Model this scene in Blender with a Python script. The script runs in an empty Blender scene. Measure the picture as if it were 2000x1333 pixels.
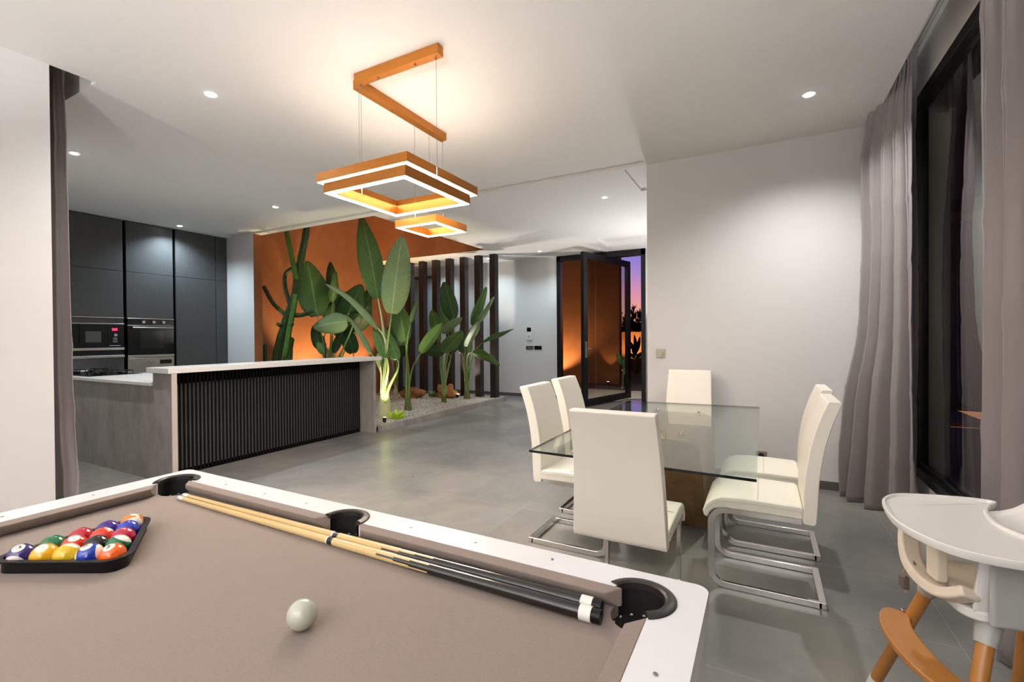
import bpy, math, random
from mathutils import Vector, Matrix, Euler
random.seed(7)
SC = bpy.context.scene
COL = SC.collection
PI = math.pi

# ---------------------------------------------------------------- camera
CAMH = 1.33
F_PX, YAW, PITCH, ROLL = 915.70, .49178, .00821, -.00707
def _cam_rows():
    cy, sy, cp, sp, cr, sr = (math.cos(YAW), math.sin(YAW), math.cos(PITCH), math.sin(PITCH), math.cos(ROLL), math.sin(ROLL))
    Ry = Matrix(((cy, 0, sy), (0, 1, 0), (-sy, 0, cy)))
    Rx = Matrix(((1, 0, 0), (0, cp, -sp), (0, sp, cp)))
    Rz = Matrix(((cr, -sr, 0), (sr, cr, 0), (0, 0, 1)))
    return Rz @ Rx @ Ry
_M = _cam_rows()
def w3(r): return Vector((r[0], r[2], -r[1]))
_r, _u, _b = w3(_M[0]), -w3(_M[1]), -w3(_M[2])
cam_d = bpy.data.cameras.new('camera'); cam = bpy.data.objects.new('camera', cam_d); COL.objects.link(cam)
cam.matrix_world = Matrix(((_r[0], _u[0], _b[0], 0), (_r[1], _u[1], _b[1], 0), (_r[2], _u[2], _b[2], CAMH), (0, 0, 0, 1)))
cam_d.sensor_width = 36; cam_d.lens = F_PX / 2000 * 36; cam_d.clip_start = .02; cam_d.clip_end = 200
SC.camera = cam
def ray(u, v):
    d = _M.transposed() @ Vector(((u - 1000) / F_PX, (v - 666.5) / F_PX, 1.)); return Vector((d[0], d[2], -d[1]))
def atY(u, v, Y):                      # the point of the place at distance Y that the photograph shows at (u, v)
    d = ray(u, v); return Vector((0, 0, CAMH)) + d * (Y / d[1])
def atX(u, v, X):
    d = ray(u, v); return Vector((0, 0, CAMH)) + d * (X / d[0])
def atZ(u, v, Z):
    d = ray(u, v); return Vector((0, 0, CAMH)) + d * ((Z - CAMH) / d[2])

# ---------------------------------------------------------------- look
SC.view_settings.view_transform = 'Standard'; SC.view_settings.look = 'None'
SC.view_settings.gamma = 1; SC.view_settings.use_curve_mapping = False
SC.view_settings.exposure = 0.1
try:
    SC.cycles.use_denoising = True; SC.cycles.max_bounces = 10; SC.cycles.transparent_max_bounces = 24
    SC.cycles.diffuse_bounces = 5; SC.cycles.sample_clamp_indirect = 6; SC.cycles.caustics_refractive = False; SC.cycles.caustics_reflective = False
except Exception: pass

def lin(h):
    h = h.lstrip('#'); o = []
    for i in (0, 2, 4):
        c = int(h[i:i+2], 16) / 255; o.append(c / 12.92 if c <= .04045 else ((c + .055) / 1.055) ** 2.4)
    return (*o, 1)

# dusk sky: purple blue above, pink and orange at the horizon where the sun went down (+Y)
W = bpy.data.worlds.new('dusk_sky'); SC.world = W; W.use_nodes = True
nt = W.node_tree; nt.nodes.clear()
wo = nt.nodes.new('ShaderNodeOutputWorld'); bg = nt.nodes.new('ShaderNodeBackground'); nt.links.new(bg.outputs[0], wo.inputs[0])
tc = nt.nodes.new('ShaderNodeTexCoord'); sx = nt.nodes.new('ShaderNodeSeparateXYZ'); nt.links.new(tc.outputs['Generated'], sx.inputs[0])
rp = nt.nodes.new('ShaderNodeValToRGB'); nt.links.new(sx.outputs[2], rp.inputs[0])
cr = rp.color_ramp; cr.elements[0].position = 0.0; cr.elements[0].color = lin('#f0a070'); cr.elements[1].position = 1; cr.elements[1].color = lin('#1c2348')
for ps, c in ((.045, '#ee9f86'), (.085, '#d98fa6'), (.13, '#a585c6'), (.18, '#7a74cf'), (.35, '#3d459a')):
    e = cr.elements.new(ps); e.color = lin(c)
az = nt.nodes.new('ShaderNodeMapRange'); nt.links.new(sx.outputs[1], az.inputs[0])
az.inputs[1].default_value = -.3; az.inputs[2].default_value = .95; az.inputs[3].default_value = .02; az.inputs[4].default_value = 1.0
nt.links.new(rp.outputs[0], bg.inputs[0]); nt.links.new(az.outputs[0], bg.inputs[1])

# brightness of the lamps of the place and of the added ceiling fill
LED_DOWN, LED_UP, SP_KITCHEN, SP_HALL, SP_DINING, SP_NEAR, FILL_REAR, FILL_HALL, PLANT_UP = 90, 25, 138, 72, 122, 118, 620, 135, 2.9

# ---------------------------------------------------------------- materials
MATS = {}
def mat(name, col, rough=.5, metal=0., noise=None, bump=None, spec=.5, coat=0, emis=None, wood=None, sheen=0, aniso=None, trans=0):
    if name in MATS: return MATS[name]
    m = bpy.data.materials.new(name); m.use_nodes = True; t = m.node_tree; p = t.nodes['Principled BSDF']
    c = lin(col) if isinstance(col, str) else (*col, 1)
    p.inputs['Base Color'].default_value = c; p.inputs['Roughness'].default_value = rough; p.inputs['Metallic'].default_value = metal
    p.inputs['Specular IOR Level'].default_value = spec; p.inputs['Coat Weight'].default_value = coat; p.inputs['Sheen Weight'].default_value = sheen
    if trans: p.inputs['Subsurface Weight'].default_value = 0
    if emis: p.inputs['Emission Color'].default_value = lin(emis[0]); p.inputs['Emission Strength'].default_value = emis[1]
    tcn = t.nodes.new('ShaderNodeTexCoord')
    src = tcn.outputs['Object']
    if noise:                                     # (scale, strength, second colour, stretch)
        mp = t.nodes.new('ShaderNodeMapping'); t.links.new(src, mp.inputs[0])
        mp.inputs['Scale'].default_value = noise[3] if len(noise) > 3 else (1, 1, 1)
        n = t.nodes.new('ShaderNodeTexNoise'); n.inputs['Scale'].default_value = noise[0]; n.inputs['Detail'].default_value = 6; n.inputs['Roughness'].default_value = .65
        t.links.new(mp.outputs[0], n.inputs['Vector'])
        r = t.nodes.new('ShaderNodeValToRGB'); t.links.new(n.outputs[0], r.inputs[0])
        r.color_ramp.elements[0].position = .5 - noise[1] / 2; r.color_ramp.elements[1].position = .5 + noise[1] / 2
        r.color_ramp.elements[0].color = lin(noise[2]) if isinstance(noise[2], str) else (*noise[2], 1); r.color_ramp.elements[1].color = c
        t.links.new(r.outputs[0], p.inputs['Base Color'])
    if bump:                                      # (scale, strength, distance)
        n2 = t.nodes.new('ShaderNodeTexNoise'); n2.inputs['Scale'].default_value = bump[0]; n2.inputs['Detail'].default_value = 4
        t.links.new(src, n2.inputs['Vector']); b = t.nodes.new('ShaderNodeBump'); b.inputs['Strength'].default_value = bump[1]; b.inputs['Distance'].default_value = bump[2]
        t.links.new(n2.outputs[0], b.inputs['Height']); t.links.new(b.outputs[0], p.inputs['Normal'])
    MATS[name] = m; return m
def node_of(m): return m.node_tree.nodes['Principled BSDF']

M = {}
M['white'] = mat('wall_paint', '#d4d2d0', .75, bump=(60, .05, .002))
M['ceil'] = mat('ceiling_paint', '#e8e5e1', .8)
M['orange'] = mat('terracotta_plaster', '#a8693f', .8, noise=(2.2, .5, '#935833'), bump=(25, .15, .004))
M['skirt'] = mat('dark_skirting', '#5b5450', .45)
M['frame'] = mat('black_aluminium', '#121316', .35, metal=.3)
M['cab'] = mat('black_laminate', '#494949', .45, noise=(30, .6, '#3f3f3f', (1, 1, .15)))
M['cabdark'] = mat('black_channel', '#050505', .4)
M['conc'] = mat('concrete_laminate', '#b3aca5', .55, noise=(3.5, .5, '#858079', (1.4, 1.4, .7)))
M['quartz'] = mat('white_quartz', '#e9e6e1', .3, coat=.2)
M['slat'] = mat('black_slat', '#080706', .6, spec=.2)
M['chrome'] = mat('chrome', '#d8d6d2', .09, metal=1)
M['steel'] = mat('brushed_steel', '#b9b5ae', .28, metal=1)
M['leather'] = mat('cream_leather', '#efe9dc', .42, bump=(160, .12, .001), coat=.1)
M['stitch'] = mat('leather_seam', '#c9c1b2', .6)
M['gold'] = mat('gold_brushed', '#c07a2c', .38, metal=.55, noise=(40, .5, '#ab6a22', (.1, .1, 1)))
M['led'] = mat('warm_led', '#ffffff', .5, emis=('#ffead6', LED_DOWN))
M['ledup'] = mat('warm_led_upper', '#ffffff', .5, emis=('#ffe9d2', LED_UP))
M['cable'] = mat('steel_cable', '#8d8781', .35, metal=.9)
M['curtain'] = mat('grey_satin', '#8b8383', .42, sheen=.2, bump=(18, .10, .01))
M['felt'] = mat('taupe_felt', '#8c7e75', .95, noise=(220, .8, '#7d7067'), sheen=.1)
M['rail'] = mat('white_rail', '#e4e4e6', .25, coat=.3)
M['pocket'] = mat('pocket_plastic', '#26221f', .4)
M['pocketin'] = mat('pocket_black', '#060505', .7)
M['net'] = mat('white_net', '#cfccc4', .7)
M['black'] = mat('black_plastic', '#070707', .38, spec=.28)
M['cuewood'] = mat('maple_shaft', '#d9bd86', .3, coat=.4, noise=(30, .5, '#cba96d', (.05, 1, 1)))
M['cueblack'] = mat('black_lacquer', '#0c0908', .15, coat=.6)
M['white_pl'] = mat('white_plastic', '#e6e4df', .3)
M['grey_pl'] = mat('pale_grey_plastic', '#a9aaa6', .35)
M['cream_pl'] = mat('cream_padding', '#d9cdba', .5)
M['beech'] = mat('beech_wood', '#b47b3a', .4, noise=(8, .5, '#a3692b', (1, 1, .12)), coat=.2)
M['walnut'] = mat('oak_brown', '#9a7a56', .42, noise=(11, .45, '#644728', (1, 1, .08)))
M['darkglass'] = mat('black_glass', '#040405', .12, spec=.35)
M['screen'] = mat('dark_screen', '#07090c', .12)
M['redled'] = mat('red_display', '#300006', .4, emis=('#ff1838', 5))
M['lampemit'] = mat('downlight_led', '#ffffff', .5, emis=('#f4f8ff', 45))
M['warmemit'] = mat('uplight_led', '#ffffff', .5, emis=('#ffd9a0', 30))
M['pavement'] = mat('beige_paving', '#beb5a4', .6)
M['gravel'] = mat('white_gravel', '#e6e2d8', .85, noise=(45, .35, '#a39c90'), bump=(70, .9, .02))
M['rgravel'] = mat('brown_gravel', '#6b5145', .9, noise=(60, .6, '#33261f'), bump=(60, .8, .02))
M['rock'] = mat('orange_rock', '#b98049', .8, noise=(14, .6, '#6b4220'), bump=(20, .6, .02))
M['cactus'] = mat('cactus_green', '#35501f', .6, noise=(18, .5, '#1c3014'))
M['cactusl'] = mat('cactus_light', '#5b8a2c', .6, noise=(18, .5, '#38601c'))
M['spine'] = mat('cactus_spine', '#c9b98a', .6)
M['stalk'] = mat('leaf_stalk', '#8aa05a', .5, noise=(5, .6, '#6d8a44', (1, 1, .3)))
M['stalkw'] = mat('pale_stalk', '#d9d4ae', .55, noise=(6, .6, '#b9bf7c', (1, 1, .3)))
M['crown'] = mat('plant_crown', '#6f7a3a', .7, noise=(20, .6, '#4d4a24'))
M['tree'] = mat('dark_conifer', '#16150f', .9)
M['backdrop'] = mat('dark_backdrop', '#4a3c30', .85)  # dark colour for the wall added to hide the sky from the window
M['grass'] = mat('lawn', '#3b5320', .9, bump=(80, .6, .02))
M['lime'] = mat('lime_leaf', '#a9c81d', .5)
M['stake'] = mat('black_stake', '#17171a', .4)
M['brass'] = mat('satin_nickel', '#aaa392', .35, metal=.8)

def leafmat(name, c1, c2, rib):
    if name in MATS: return MATS[name]
    m = bpy.data.materials.new(name); m.use_nodes = True; t = m.node_tree; p = t.nodes['Principled BSDF']
    uv = t.nodes.new('ShaderNodeUVMap'); s = t.nodes.new('ShaderNodeSeparateXYZ'); t.links.new(uv.outputs[0], s.inputs[0])
    # u across (0..1, rib at .5), v along: fine veins run out from the rib
    ab = t.nodes.new('ShaderNodeMath'); ab.operation = 'SUBTRACT'; ab.inputs[1].default_value = .5; t.links.new(s.outputs[0], ab.inputs[0])
    ab2 = t.nodes.new('ShaderNodeMath'); ab2.operation = 'ABSOLUTE'; t.links.new(ab.outputs[0], ab2.inputs[0])
    k = t.nodes.new('ShaderNodeMath'); k.operation = 'MULTIPLY_ADD'; k.inputs[1].default_value = -.18; t.links.new(ab2.outputs[0], k.inputs[0]); t.links.new(s.outputs[1], k.inputs[2])
    sn = t.nodes.new('ShaderNodeMath'); sn.operation = 'MULTIPLY'; sn.inputs[1].default_value = 250; t.links.new(k.outputs[0], sn.inputs[0])
    si = t.nodes.new('ShaderNodeMath'); si.operation = 'SINE'; t.links.new(sn.outputs[0], si.inputs[0])
    mr = t.nodes.new('ShaderNodeMapRange'); mr.inputs[1].default_value = -1; mr.inputs[2].default_value = 1; t.links.new(si.outputs[0], mr.inputs[0])
    mx = t.nodes.new('ShaderNodeMix'); mx.data_type = 'RGBA'; t.links.new(mr.outputs[0], mx.inputs[0]); mx.inputs[6].default_value = lin(c2); mx.inputs[7].default_value = lin(c1)
    lt = t.nodes.new('ShaderNodeMath'); lt.operation = 'LESS_THAN'; lt.inputs[1].default_value = .022; t.links.new(ab2.outputs[0], lt.inputs[0])
    mx2 = t.nodes.new('ShaderNodeMix'); mx2.data_type = 'RGBA'; t.links.new(lt.outputs[0], mx2.inputs[0]); t.links.new(mx.outputs[2], mx2.inputs[6]); mx2.inputs[7].default_value = lin(rib)
    t.links.new(mx2.outputs[2], p.inputs['Base Color']); p.inputs['Roughness'].default_value = .42
    b = t.nodes.new('ShaderNodeBump'); b.inputs['Strength'].default_value = .55; b.inputs['Distance'].default_value = .006
    t.links.new(si.outputs[0], b.inputs['Height']); t.links.new(b.outputs[0], p.inputs['Normal'])
    tr = t.nodes.new('ShaderNodeBsdfTranslucent'); t.links.new(mx2.outputs[2], tr.inputs[0]); ms = t.nodes.new('ShaderNodeMixShader'); ms.inputs[0].default_value = .22
    out = t.nodes['Material Output']; t.links.new(p.outputs[0], ms.inputs[1]); t.links.new(tr.outputs[0], ms.inputs[2]); t.links.new(ms.outputs[0], out.inputs[0])
    MATS[name] = m; return m
M['leafA'] = leafmat('leaf_pale', '#a3ba88', '#7d9a62', '#b8c99a')
M['leafB'] = leafmat('leaf_green', '#729a52', '#4b7233', '#8fb068')
M['leafC'] = leafmat('leaf_dark', '#365a2a', '#294a20', '#567a3c')

def thin_glass(name, tint, refl=1.5, rough=0.0):
    m = bpy.data.materials.new(name); m.use_nodes = True; t = m.node_tree; t.nodes.clear()
    o = t.nodes.new('ShaderNodeOutputMaterial'); tr = t.nodes.new('ShaderNodeBsdfTransparent'); tr.inputs[0].default_value = (*tint, 1)
    g = t.nodes.new('ShaderNodeBsdfGlossy'); g.inputs['Roughness'].default_value = rough; f = t.nodes.new('ShaderNodeFresnel')
    ge = t.nodes.new('ShaderNodeNewGeometry'); mi = t.nodes.new('ShaderNodeMapRange'); mi.inputs[3].default_value = refl; mi.inputs[4].default_value = 1/refl
    t.links.new(ge.outputs['Backfacing'], mi.inputs[0]); t.links.new(mi.outputs[0], f.inputs[0])      # same reflection on both faces of the sheet
    x = t.nodes.new('ShaderNodeMixShader'); t.links.new(f.outputs[0], x.inputs[0]); t.links.new(tr.outputs[0], x.inputs[1]); t.links.new(g.outputs[0], x.inputs[2]); t.links.new(x.outputs[0], o.inputs[0])
    return m
M['pane'] = thin_glass('window_pane', (.80, .80, .78), 1.6)
M['wpane'] = thin_glass('window_wall_pane', (.72, .72, .70), 2.1)
M['tglass'] = thin_glass('table_glass', (.90, .955, .93), 1.5)
M['gedge'] = mat('glass_edge', '#0a1512', .1)

# grey porcelain tiles 1.2 x 0.605 m
def tile_mat():
    m = bpy.data.materials.new('grey_porcelain_tile'); m.use_nodes = True; t = m.node_tree; p = t.nodes['Principled BSDF']
    tcn = t.nodes.new('ShaderNodeTexCoord'); mp = t.nodes.new('ShaderNodeMapping'); t.links.new(tcn.outputs['Object'], mp.inputs[0])
    mp.inputs['Location'].default_value = (-.74, -2.63, 0)
    br = t.nodes.new('ShaderNodeTexBrick'); br.offset = 0; br.inputs['Scale'].default_value = 1; br.inputs['Mortar Size'].default_value = .0022; br.inputs['Mortar Smooth'].default_value = .2
    br.inputs['Brick Width'].default_value = 1.2; br.inputs['Row Height'].default_value = .605
    br.inputs['Color1'].default_value = (.9, .9, .9, 1); br.inputs['Color2'].default_value = (1, 1, 1, 1); br.inputs['Mortar'].default_value = (1.45, 1.42, 1.36, 1)
    t.links.new(mp.outputs[0], br.inputs[0])
    n = t.nodes.new('ShaderNodeTexNoise'); n.inputs['Scale'].default_value = 1.3; n.inputs['Detail'].default_value = 8; n.inputs['Roughness'].default_value = .62; n.inputs['Distortion'].default_value = .4
    t.links.new(tcn.outputs['Object'], n.inputs[0])
    r = t.nodes.new('ShaderNodeValToRGB'); t.links.new(n.outputs[0], r.inputs[0]); r.color_ramp.elements[0].position = .3; r.color_ramp.elements[1].position = .7
    r.color_ramp.elements[0].color = lin('#6f7070'); r.color_ramp.elements[1].color = lin('#98958e')
    mx = t.nodes.new('ShaderNodeMix'); mx.data_type = 'RGBA'; mx.blend_type = 'MULTIPLY'; mx.inputs[0].default_value = 1; mx.clamp_result = False
    t.links.new(r.outputs[0], mx.inputs[6]); t.links.new(br.outputs[0], mx.inputs[7]); t.links.new(mx.outputs[2], p.inputs['Base Color'])
    n3 = t.nodes.new('ShaderNodeTexNoise'); n3.inputs['Scale'].default_value = 7; t.links.new(tcn.outputs['Object'], n3.inputs[0])
    mr = t.nodes.new('ShaderNodeMapRange'); mr.inputs[3].default_value = .24; mr.inputs[4].default_value = .38; t.links.new(n3.outputs[0], mr.inputs[0]); t.links.new(mr.outputs[0], p.inputs['Roughness'])
    return m
M['tile'] = tile_mat()

# ---------------------------------------------------------------- geometry helpers
WL = {}                                            # world origin of each object built here
class MB:
    def __init__(s): s.v = []; s.f = []; s.m = []; s.uv = None
    def add(s, vs, fs, mi=0):
        o = len(s.v); s.v += [Vector(v) for v in vs]; s.f += [tuple(i + o for i in f) for f in fs]; s.m += [mi] * len(fs); return s
    def box(s, x0, x1, y0, y1, z0, z1, mi=0, T=None):
        vs = [Vector(p) for p in ((x0, y0, z0), (x1, y0, z0), (x1, y1, z0), (x0, y1, z0), (x0, y0, z1), (x1, y0, z1), (x1, y1, z1), (x0, y1, z1))]
        if T: vs = [T @ v for v in vs]
        return s.add(vs, [(3, 2, 1, 0), (4, 5, 6, 7), (0, 1, 5, 4), (1, 2, 6, 5), (2, 3, 7, 6), (3, 0, 4, 7)], mi)
    def prism(s, pts, z0, z1, mi=0, T=None, bevel=0):      # outline counter-clockwise in xy
        n = len(pts); vs = [Vector((x, y, z0)) for x, y in pts] + [Vector((x, y, z1)) for x, y in pts]
        if T: vs = [T @ v for v in vs]
        return s.add(vs, [tuple(range(n))[::-1], tuple(range(n, 2*n))] + [(i, (i+1) % n, n + (i+1) % n, n + i) for i in range(n)], mi)
    def ringprism(s, outer, inner, z0, z1, mi=0, T=None):
        n = len(outer); vs = [Vector((x, y, z)) for z in (z0, z1) for L in (outer, inner) for x, y in L]
        if T: vs = [T @ v for v in vs]
        fs = []
        for i in range(n):
            j = (i+1) % n
            fs += [(i, j, 2*n+j, 2*n+i), (n+j, n+i, 3*n+i, 3*n+j), (2*n+i, 2*n+j, 3*n+j, 3*n+i), (j, i, n+i, n+j)]
        return s.add(vs, fs, mi)
    def tube(s, path, rad, n=10, mi=0, cap=True, sq=None):   # sq=(w,h) rectangular section
        P = [Vector(p) for p in path]; R = rad if isinstance(rad, (list, tuple)) else [rad] * len(P)
        up = Vector((0, 0, 1)); rings = []
        t0 = (P[1] - P[0]).normalized(); a = up if abs(t0.z) < .9 else Vector((1, 0, 0)); nx = t0.cross(a).normalized()
        for i, p in enumerate(P):
            t = (P[min(i+1, len(P)-1)] - P[max(i-1, 0)]).normalized()
            nx = (nx - t * nx.dot(t)).normalized(); ny = t.cross(nx)
            if sq: ring = [p + nx * (a_ * sq[0]/2) + ny * (b_ * sq[1]/2) for a_, b_ in ((1, 1), (-1, 1), (-1, -1), (1, -1))]
            else: ring = [p + (nx * math.cos(2*PI*k/n) + ny * math.sin(2*PI*k/n)) * R[i] for k in range(n)]
            rings.append(ring)
        k = len(rings[0]); vs = [v for r in rings for v in r]; fs = []
        for i in range(len(P)-1):
            for j in range(k): fs.append((i*k+j, i*k+(j+1) % k, (i+1)*k+(j+1) % k, (i+1)*k+j))
        if cap: fs += [tuple(range(k))[::-1], tuple(range((len(P)-1)*k, len(P)*k))]
        return s.add(vs, fs, mi)
    def cyl(s, a, b, r0, r1=None, n=20, mi=0): return s.tube([a, b], [r0, r0 if r1 is None else r1], n, mi)
    def lathe(s, prof, c=(0, 0, 0), n=24, mi=0, T=None):     # prof [(r, z)]
        vs = []; fs = []
        for r, z in prof: vs += [Vector((r*math.cos(2*PI*k/n), r*math.sin(2*PI*k/n), z)) for k in range(n)]
        vs = [(T @ v if T else v) + Vector(c) for v in vs]
        for i in range(len(prof)-1):
            for k in range(n): fs.append((i*n+k, i*n+(k+1) % n, (i+1)*n+(k+1) % n, (i+1)*n+k))
        fs += [tuple(range(n))[::-1], tuple(range((len(prof)-1)*n, len(prof)*n))]
        return s.add(vs, fs, mi)
    def grid(s, fn, nu, nv, mi=0):
        vs = [fn(i/nu, j/nv) for j in range(nv+1) for i in range(nu+1)]
        return s.add(vs, [(j*(nu+1)+i, j*(nu+1)+i+1, (j+1)*(nu+1)+i+1, (j+1)*(nu+1)+i) for j in range(nv) for i in range(nu)], mi)
    def build(s, name, mats, parent=None, smooth=False, bevel=0, solid=0, subsurf=0, org=None, uvgrid=None, seg=2):
        me = bpy.data.meshes.new(name)
        if parent is not None: o_w = WL.get(parent.as_pointer(), Vector((0, 0, 0)))
        elif org is not None: o_w = Vector(org)
        else:
            xs = [v.x for v in s.v]; ys = [v.y for v in s.v]; zs = [v.z for v in s.v]
            o_w = Vector(((min(xs)+max(xs))/2, (min(ys)+max(ys))/2, min(zs)))
        me.from_pydata([v - o_w for v in s.v], [], s.f)
        mats = mats if isinstance(mats, (list, tuple)) else [mats]
        for m in mats: me.materials.append(m)
        for p, mi in zip(me.polygons, s.m): p.material_index = mi; p.use_smooth = bool(smooth)
        if uvgrid:
            uvl = me.uv_layers.new(name='UVMap'); nu, nv = uvgrid
            for p in me.polygons:
                for li, vi in zip(p.loop_indices, p.vertices):
                    vi %= (nu+1)*(nv+1); uvl.data[li].uv = ((vi % (nu+1))/nu, (vi // (nu+1))/nv)
        me.update(); me.validate()
        o = bpy.data.objects.new(name, me); COL.objects.link(o)
        if parent is not None: o.parent = parent
        else: o.location = o_w
        WL[o.as_pointer()] = o_w
        if bevel:
            b = o.modifiers.new('bevel', 'BEVEL'); b.width = bevel; b.segments = seg; b.limit_method = 'ANGLE'; b.angle_limit = math.radians(40)
            if not smooth:
                for p in me.polygons: p.use_smooth = True
                try: b.harden_normals = True
                except Exception: pass
        if solid: d = o.modifiers.new('solid', 'SOLIDIFY'); d.thickness = solid; d.offset = 0
        if subsurf: d = o.modifiers.new('sub', 'SUBSURF'); d.levels = subsurf; d.render_levels = subsurf
        if smooth == 'auto':
            ang = math.radians(35)
            try: me.set_sharp_from_angle(angle=ang)
            except Exception: pass
        return o
def tag(o, label=None, cat=None, group=None, kind=None):
    if label: o['label'] = label
    if cat: o['category'] = cat
    if group: o['group'] = group
    if kind: o['kind'] = kind
    return o
def thing(name, loc, label, cat, group=None, rz=0):
    o = bpy.data.objects.new(name, None); COL.objects.link(o); o.location = loc; o.rotation_euler = (0, 0, rz); o.empty_display_size = .1
    WL[o.as_pointer()] = Vector(loc); tag(o, label, cat, group); return o
def local_thing(name, label, cat, group=None):     # parts are built about (0,0,0), place afterwards
    o = bpy.data.objects.new(name, None); COL.objects.link(o); WL[o.as_pointer()] = Vector((0, 0, 0)); o.empty_display_size = .1; tag(o, label, cat, group); return o
KIDS = {}
def kids(o): return [c for c in bpy.data.objects if c.parent == o]
def copy_tree(o, parent=None):
    c = o.copy(); COL.objects.link(c)
    if parent is not None: c.parent = parent
    for ch in kids(o): copy_tree(ch, c)
    return c
def struct(o): o['kind'] = 'structure'; return o
def lamp(name, kind, loc, energy, color, parent=None, size=.05, spot=None, blend=.5, direction=(0, 0, -1)):
    d = bpy.data.lights.new(name, kind); d.energy = energy; d.color = color
    if kind == 'SPOT': d.spot_size = spot; d.spot_blend = blend; d.shadow_soft_size = size
    elif kind == 'AREA': d.size = size
    else: d.shadow_soft_size = size
    o = bpy.data.objects.new(name, d); COL.objects.link(o)
    o.rotation_euler = Vector(direction).to_track_quat('-Z', 'Y').to_euler()
    if parent is not None: o.parent = parent; o.location = Vector(loc) - WL[parent.as_pointer()]
    else: o.location = loc
    return o
def rrect(x0, x1, y0, y1, r, n=5):
    pts = []
    for cx, cy, a in ((x1-r, y0+r, -PI/2), (x1-r, y1-r, 0), (x0+r, y1-r, PI/2), (x0+r, y0+r, PI)):
        for k in range(n+1): t = a + PI/2*k/n; pts.append((cx + r*math.cos(t), cy + r*math.sin(t)))
    return pts

# ---------------------------------------------------------------- setting
CZ = 3.055
XR, XC = 1.0, -8.08                 # window wall, cabinet fronts
YB, YE = 4.82, 9.36                 # wall behind the dining table, entry wall
XL, YL = -3.93, 1.235               # left wall and where it ends
VX0, VX1, VY0, VY1 = -7.85, -4.83, 4.925, 7.90   # opening over the planter
struct(MB().box(-10.2, 1.2, -6.0, 9.5, -.12, 0).build('floor', M['tile'], org=(0, 0, 0)))

def ceiling():
    holes = [(VX0, VX1, VY0, VY1, None), (.794, XR-.002, -5.8, YB-.002, .30), (-8.698, XL-.002, YL+.002, 1.472, .2),
             (-8.0, -1.03, 4.60, 4.80, .03), (-1.27, -1.20, 4.84, 5.66, .03), (-2.62, -1.2, 8.06, 8.76, .06)]
    xs = sorted({-10.2, 1.0} | {h[0] for h in holes} | {h[1] for h in holes}); ys = sorted({-6.0, 9.5} | {h[2] for h in holes} | {h[3] for h in holes})
    b = MB()
    for i in range(len(xs)-1):
        for j in range(len(ys)-1):
            cx, cy = (xs[i]+xs[i+1])/2, (ys[j]+ys[j+1])/2; top = 0; void = False
            for h in holes:
                if h[0] < cx < h[1] and h[2] < cy < h[3]:
                    if h[4] is None: void = True
                    else: top = h[4]
            if not void: b.add([(xs[i], ys[j], CZ+top), (xs[i], ys[j+1], CZ+top), (xs[i+1], ys[j+1], CZ+top), (xs[i+1], ys[j], CZ+top)], [(0, 1, 2, 3)])
            if not void: b.add([(xs[i], ys[j], CZ+.34), (xs[i], ys[j+1], CZ+.34), (xs[i+1], ys[j+1], CZ+.34), (xs[i+1], ys[j], CZ+.34)], [(3, 2, 1, 0)])
    for x0, x1, y0, y1, d in holes:
        if d is None: continue
        zt = CZ + (d if d else .34)
        b.add([(x0, y0, CZ), (x1, y0, CZ), (x1, y1, CZ), (x0, y1, CZ), (x0, y0, zt), (x1, y0, zt), (x1, y1, zt), (x0, y1, zt)], [(0, 1, 5, 4), (1, 2, 6, 5), (2, 3, 7, 6), (3, 0, 4, 7)])
    return struct(b.build('ceiling', M['ceil'], org=(0, 0, CZ)))
ceiling()
# walls
struct(MB().box(-1.03, XR+.2, YB, YB+.12, 0, CZ+.3).build('wall_back', M['white']))
struct(MB().box(-1.03, -.91, YB+.12, YE, 0, CZ+.3).build('wall_hall_right', M['white']))
wr = MB()
wr.box(XR, XR+.2, 4.51, YB, 0, CZ+.3); wr.box(XR, XR+.2, -6, 4.51, 0, .29); wr.box(XR, XR+.2, -6, 4.51, 3.05, CZ+.3); wr.box(XR, XR+.2, -6, -1.6, .29, 3.05)
struct(wr.build('wall_right', M['white']))
struct(MB().box(XL-.16, XL, -6, YL, 0, CZ).build('wall_left', M['white']))
struct(MB().box(-8.9, XL-.16, YL-.2, YL, 0, CZ+.3).build('wall_kitchen_front', M['white']))
struct(MB().box(-4.1, XR+.2, -6.1, -6.0, 0, CZ+.3).build('wall_rear', M['white']))
struct(MB().box(-8.9, -8.7, YL-.2, 4.78, 0, CZ+.3).build('wall_kitchen', M['white']))
struct(MB().box(-8.9, -7.35, 4.78, VY0, 0, CZ).build('wall_kitchen_return', [M['white'], M['orange']]))
_o = bpy.data.objects['wall_kitchen_return']
for p in _o.data.polygons:
    if p.normal.x > .5 or p.normal.y > .5: p.material_index = 1
op = MB()
op.box(VX0-.15, VX0, VY0, 8.55, 0, 4.6); op.box(VX0, VX1, VY1, VY1+.12, CZ+.0005, 4.6); op.box(VX0, VX1, VY0-.12, VY0, CZ+.0005, 4.6)
op.box(VX1, VX1+.12, VY0-.12, VY1+.12, CZ+.0005, 4.6)
struct(op.build('wall_patio', M['orange']))
struct(MB().box(VX0-.2, VX1+.2, VY0-.2, VY1+.2, 4.6, 4.7).build('ceiling_patio', M['ceil']))
we = MB()
we.box(-10.2, -3.905, YE, YE+.22, 0, CZ+.3); we.box(-2.03, -.9, YE, YE+.22, 0, CZ+.3)
struct(we.build('wall_entry', M['white']))
struct(MB().box(-10.3, -10.2, 8.5, YE+.2, 0, CZ+.3).build('wall_hall_left', M['white']))
struct(MB().box(-10.2, VX0-.15, 8.43, 8.55, 0, CZ).build('wall_hall_near', M['white']))
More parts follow.
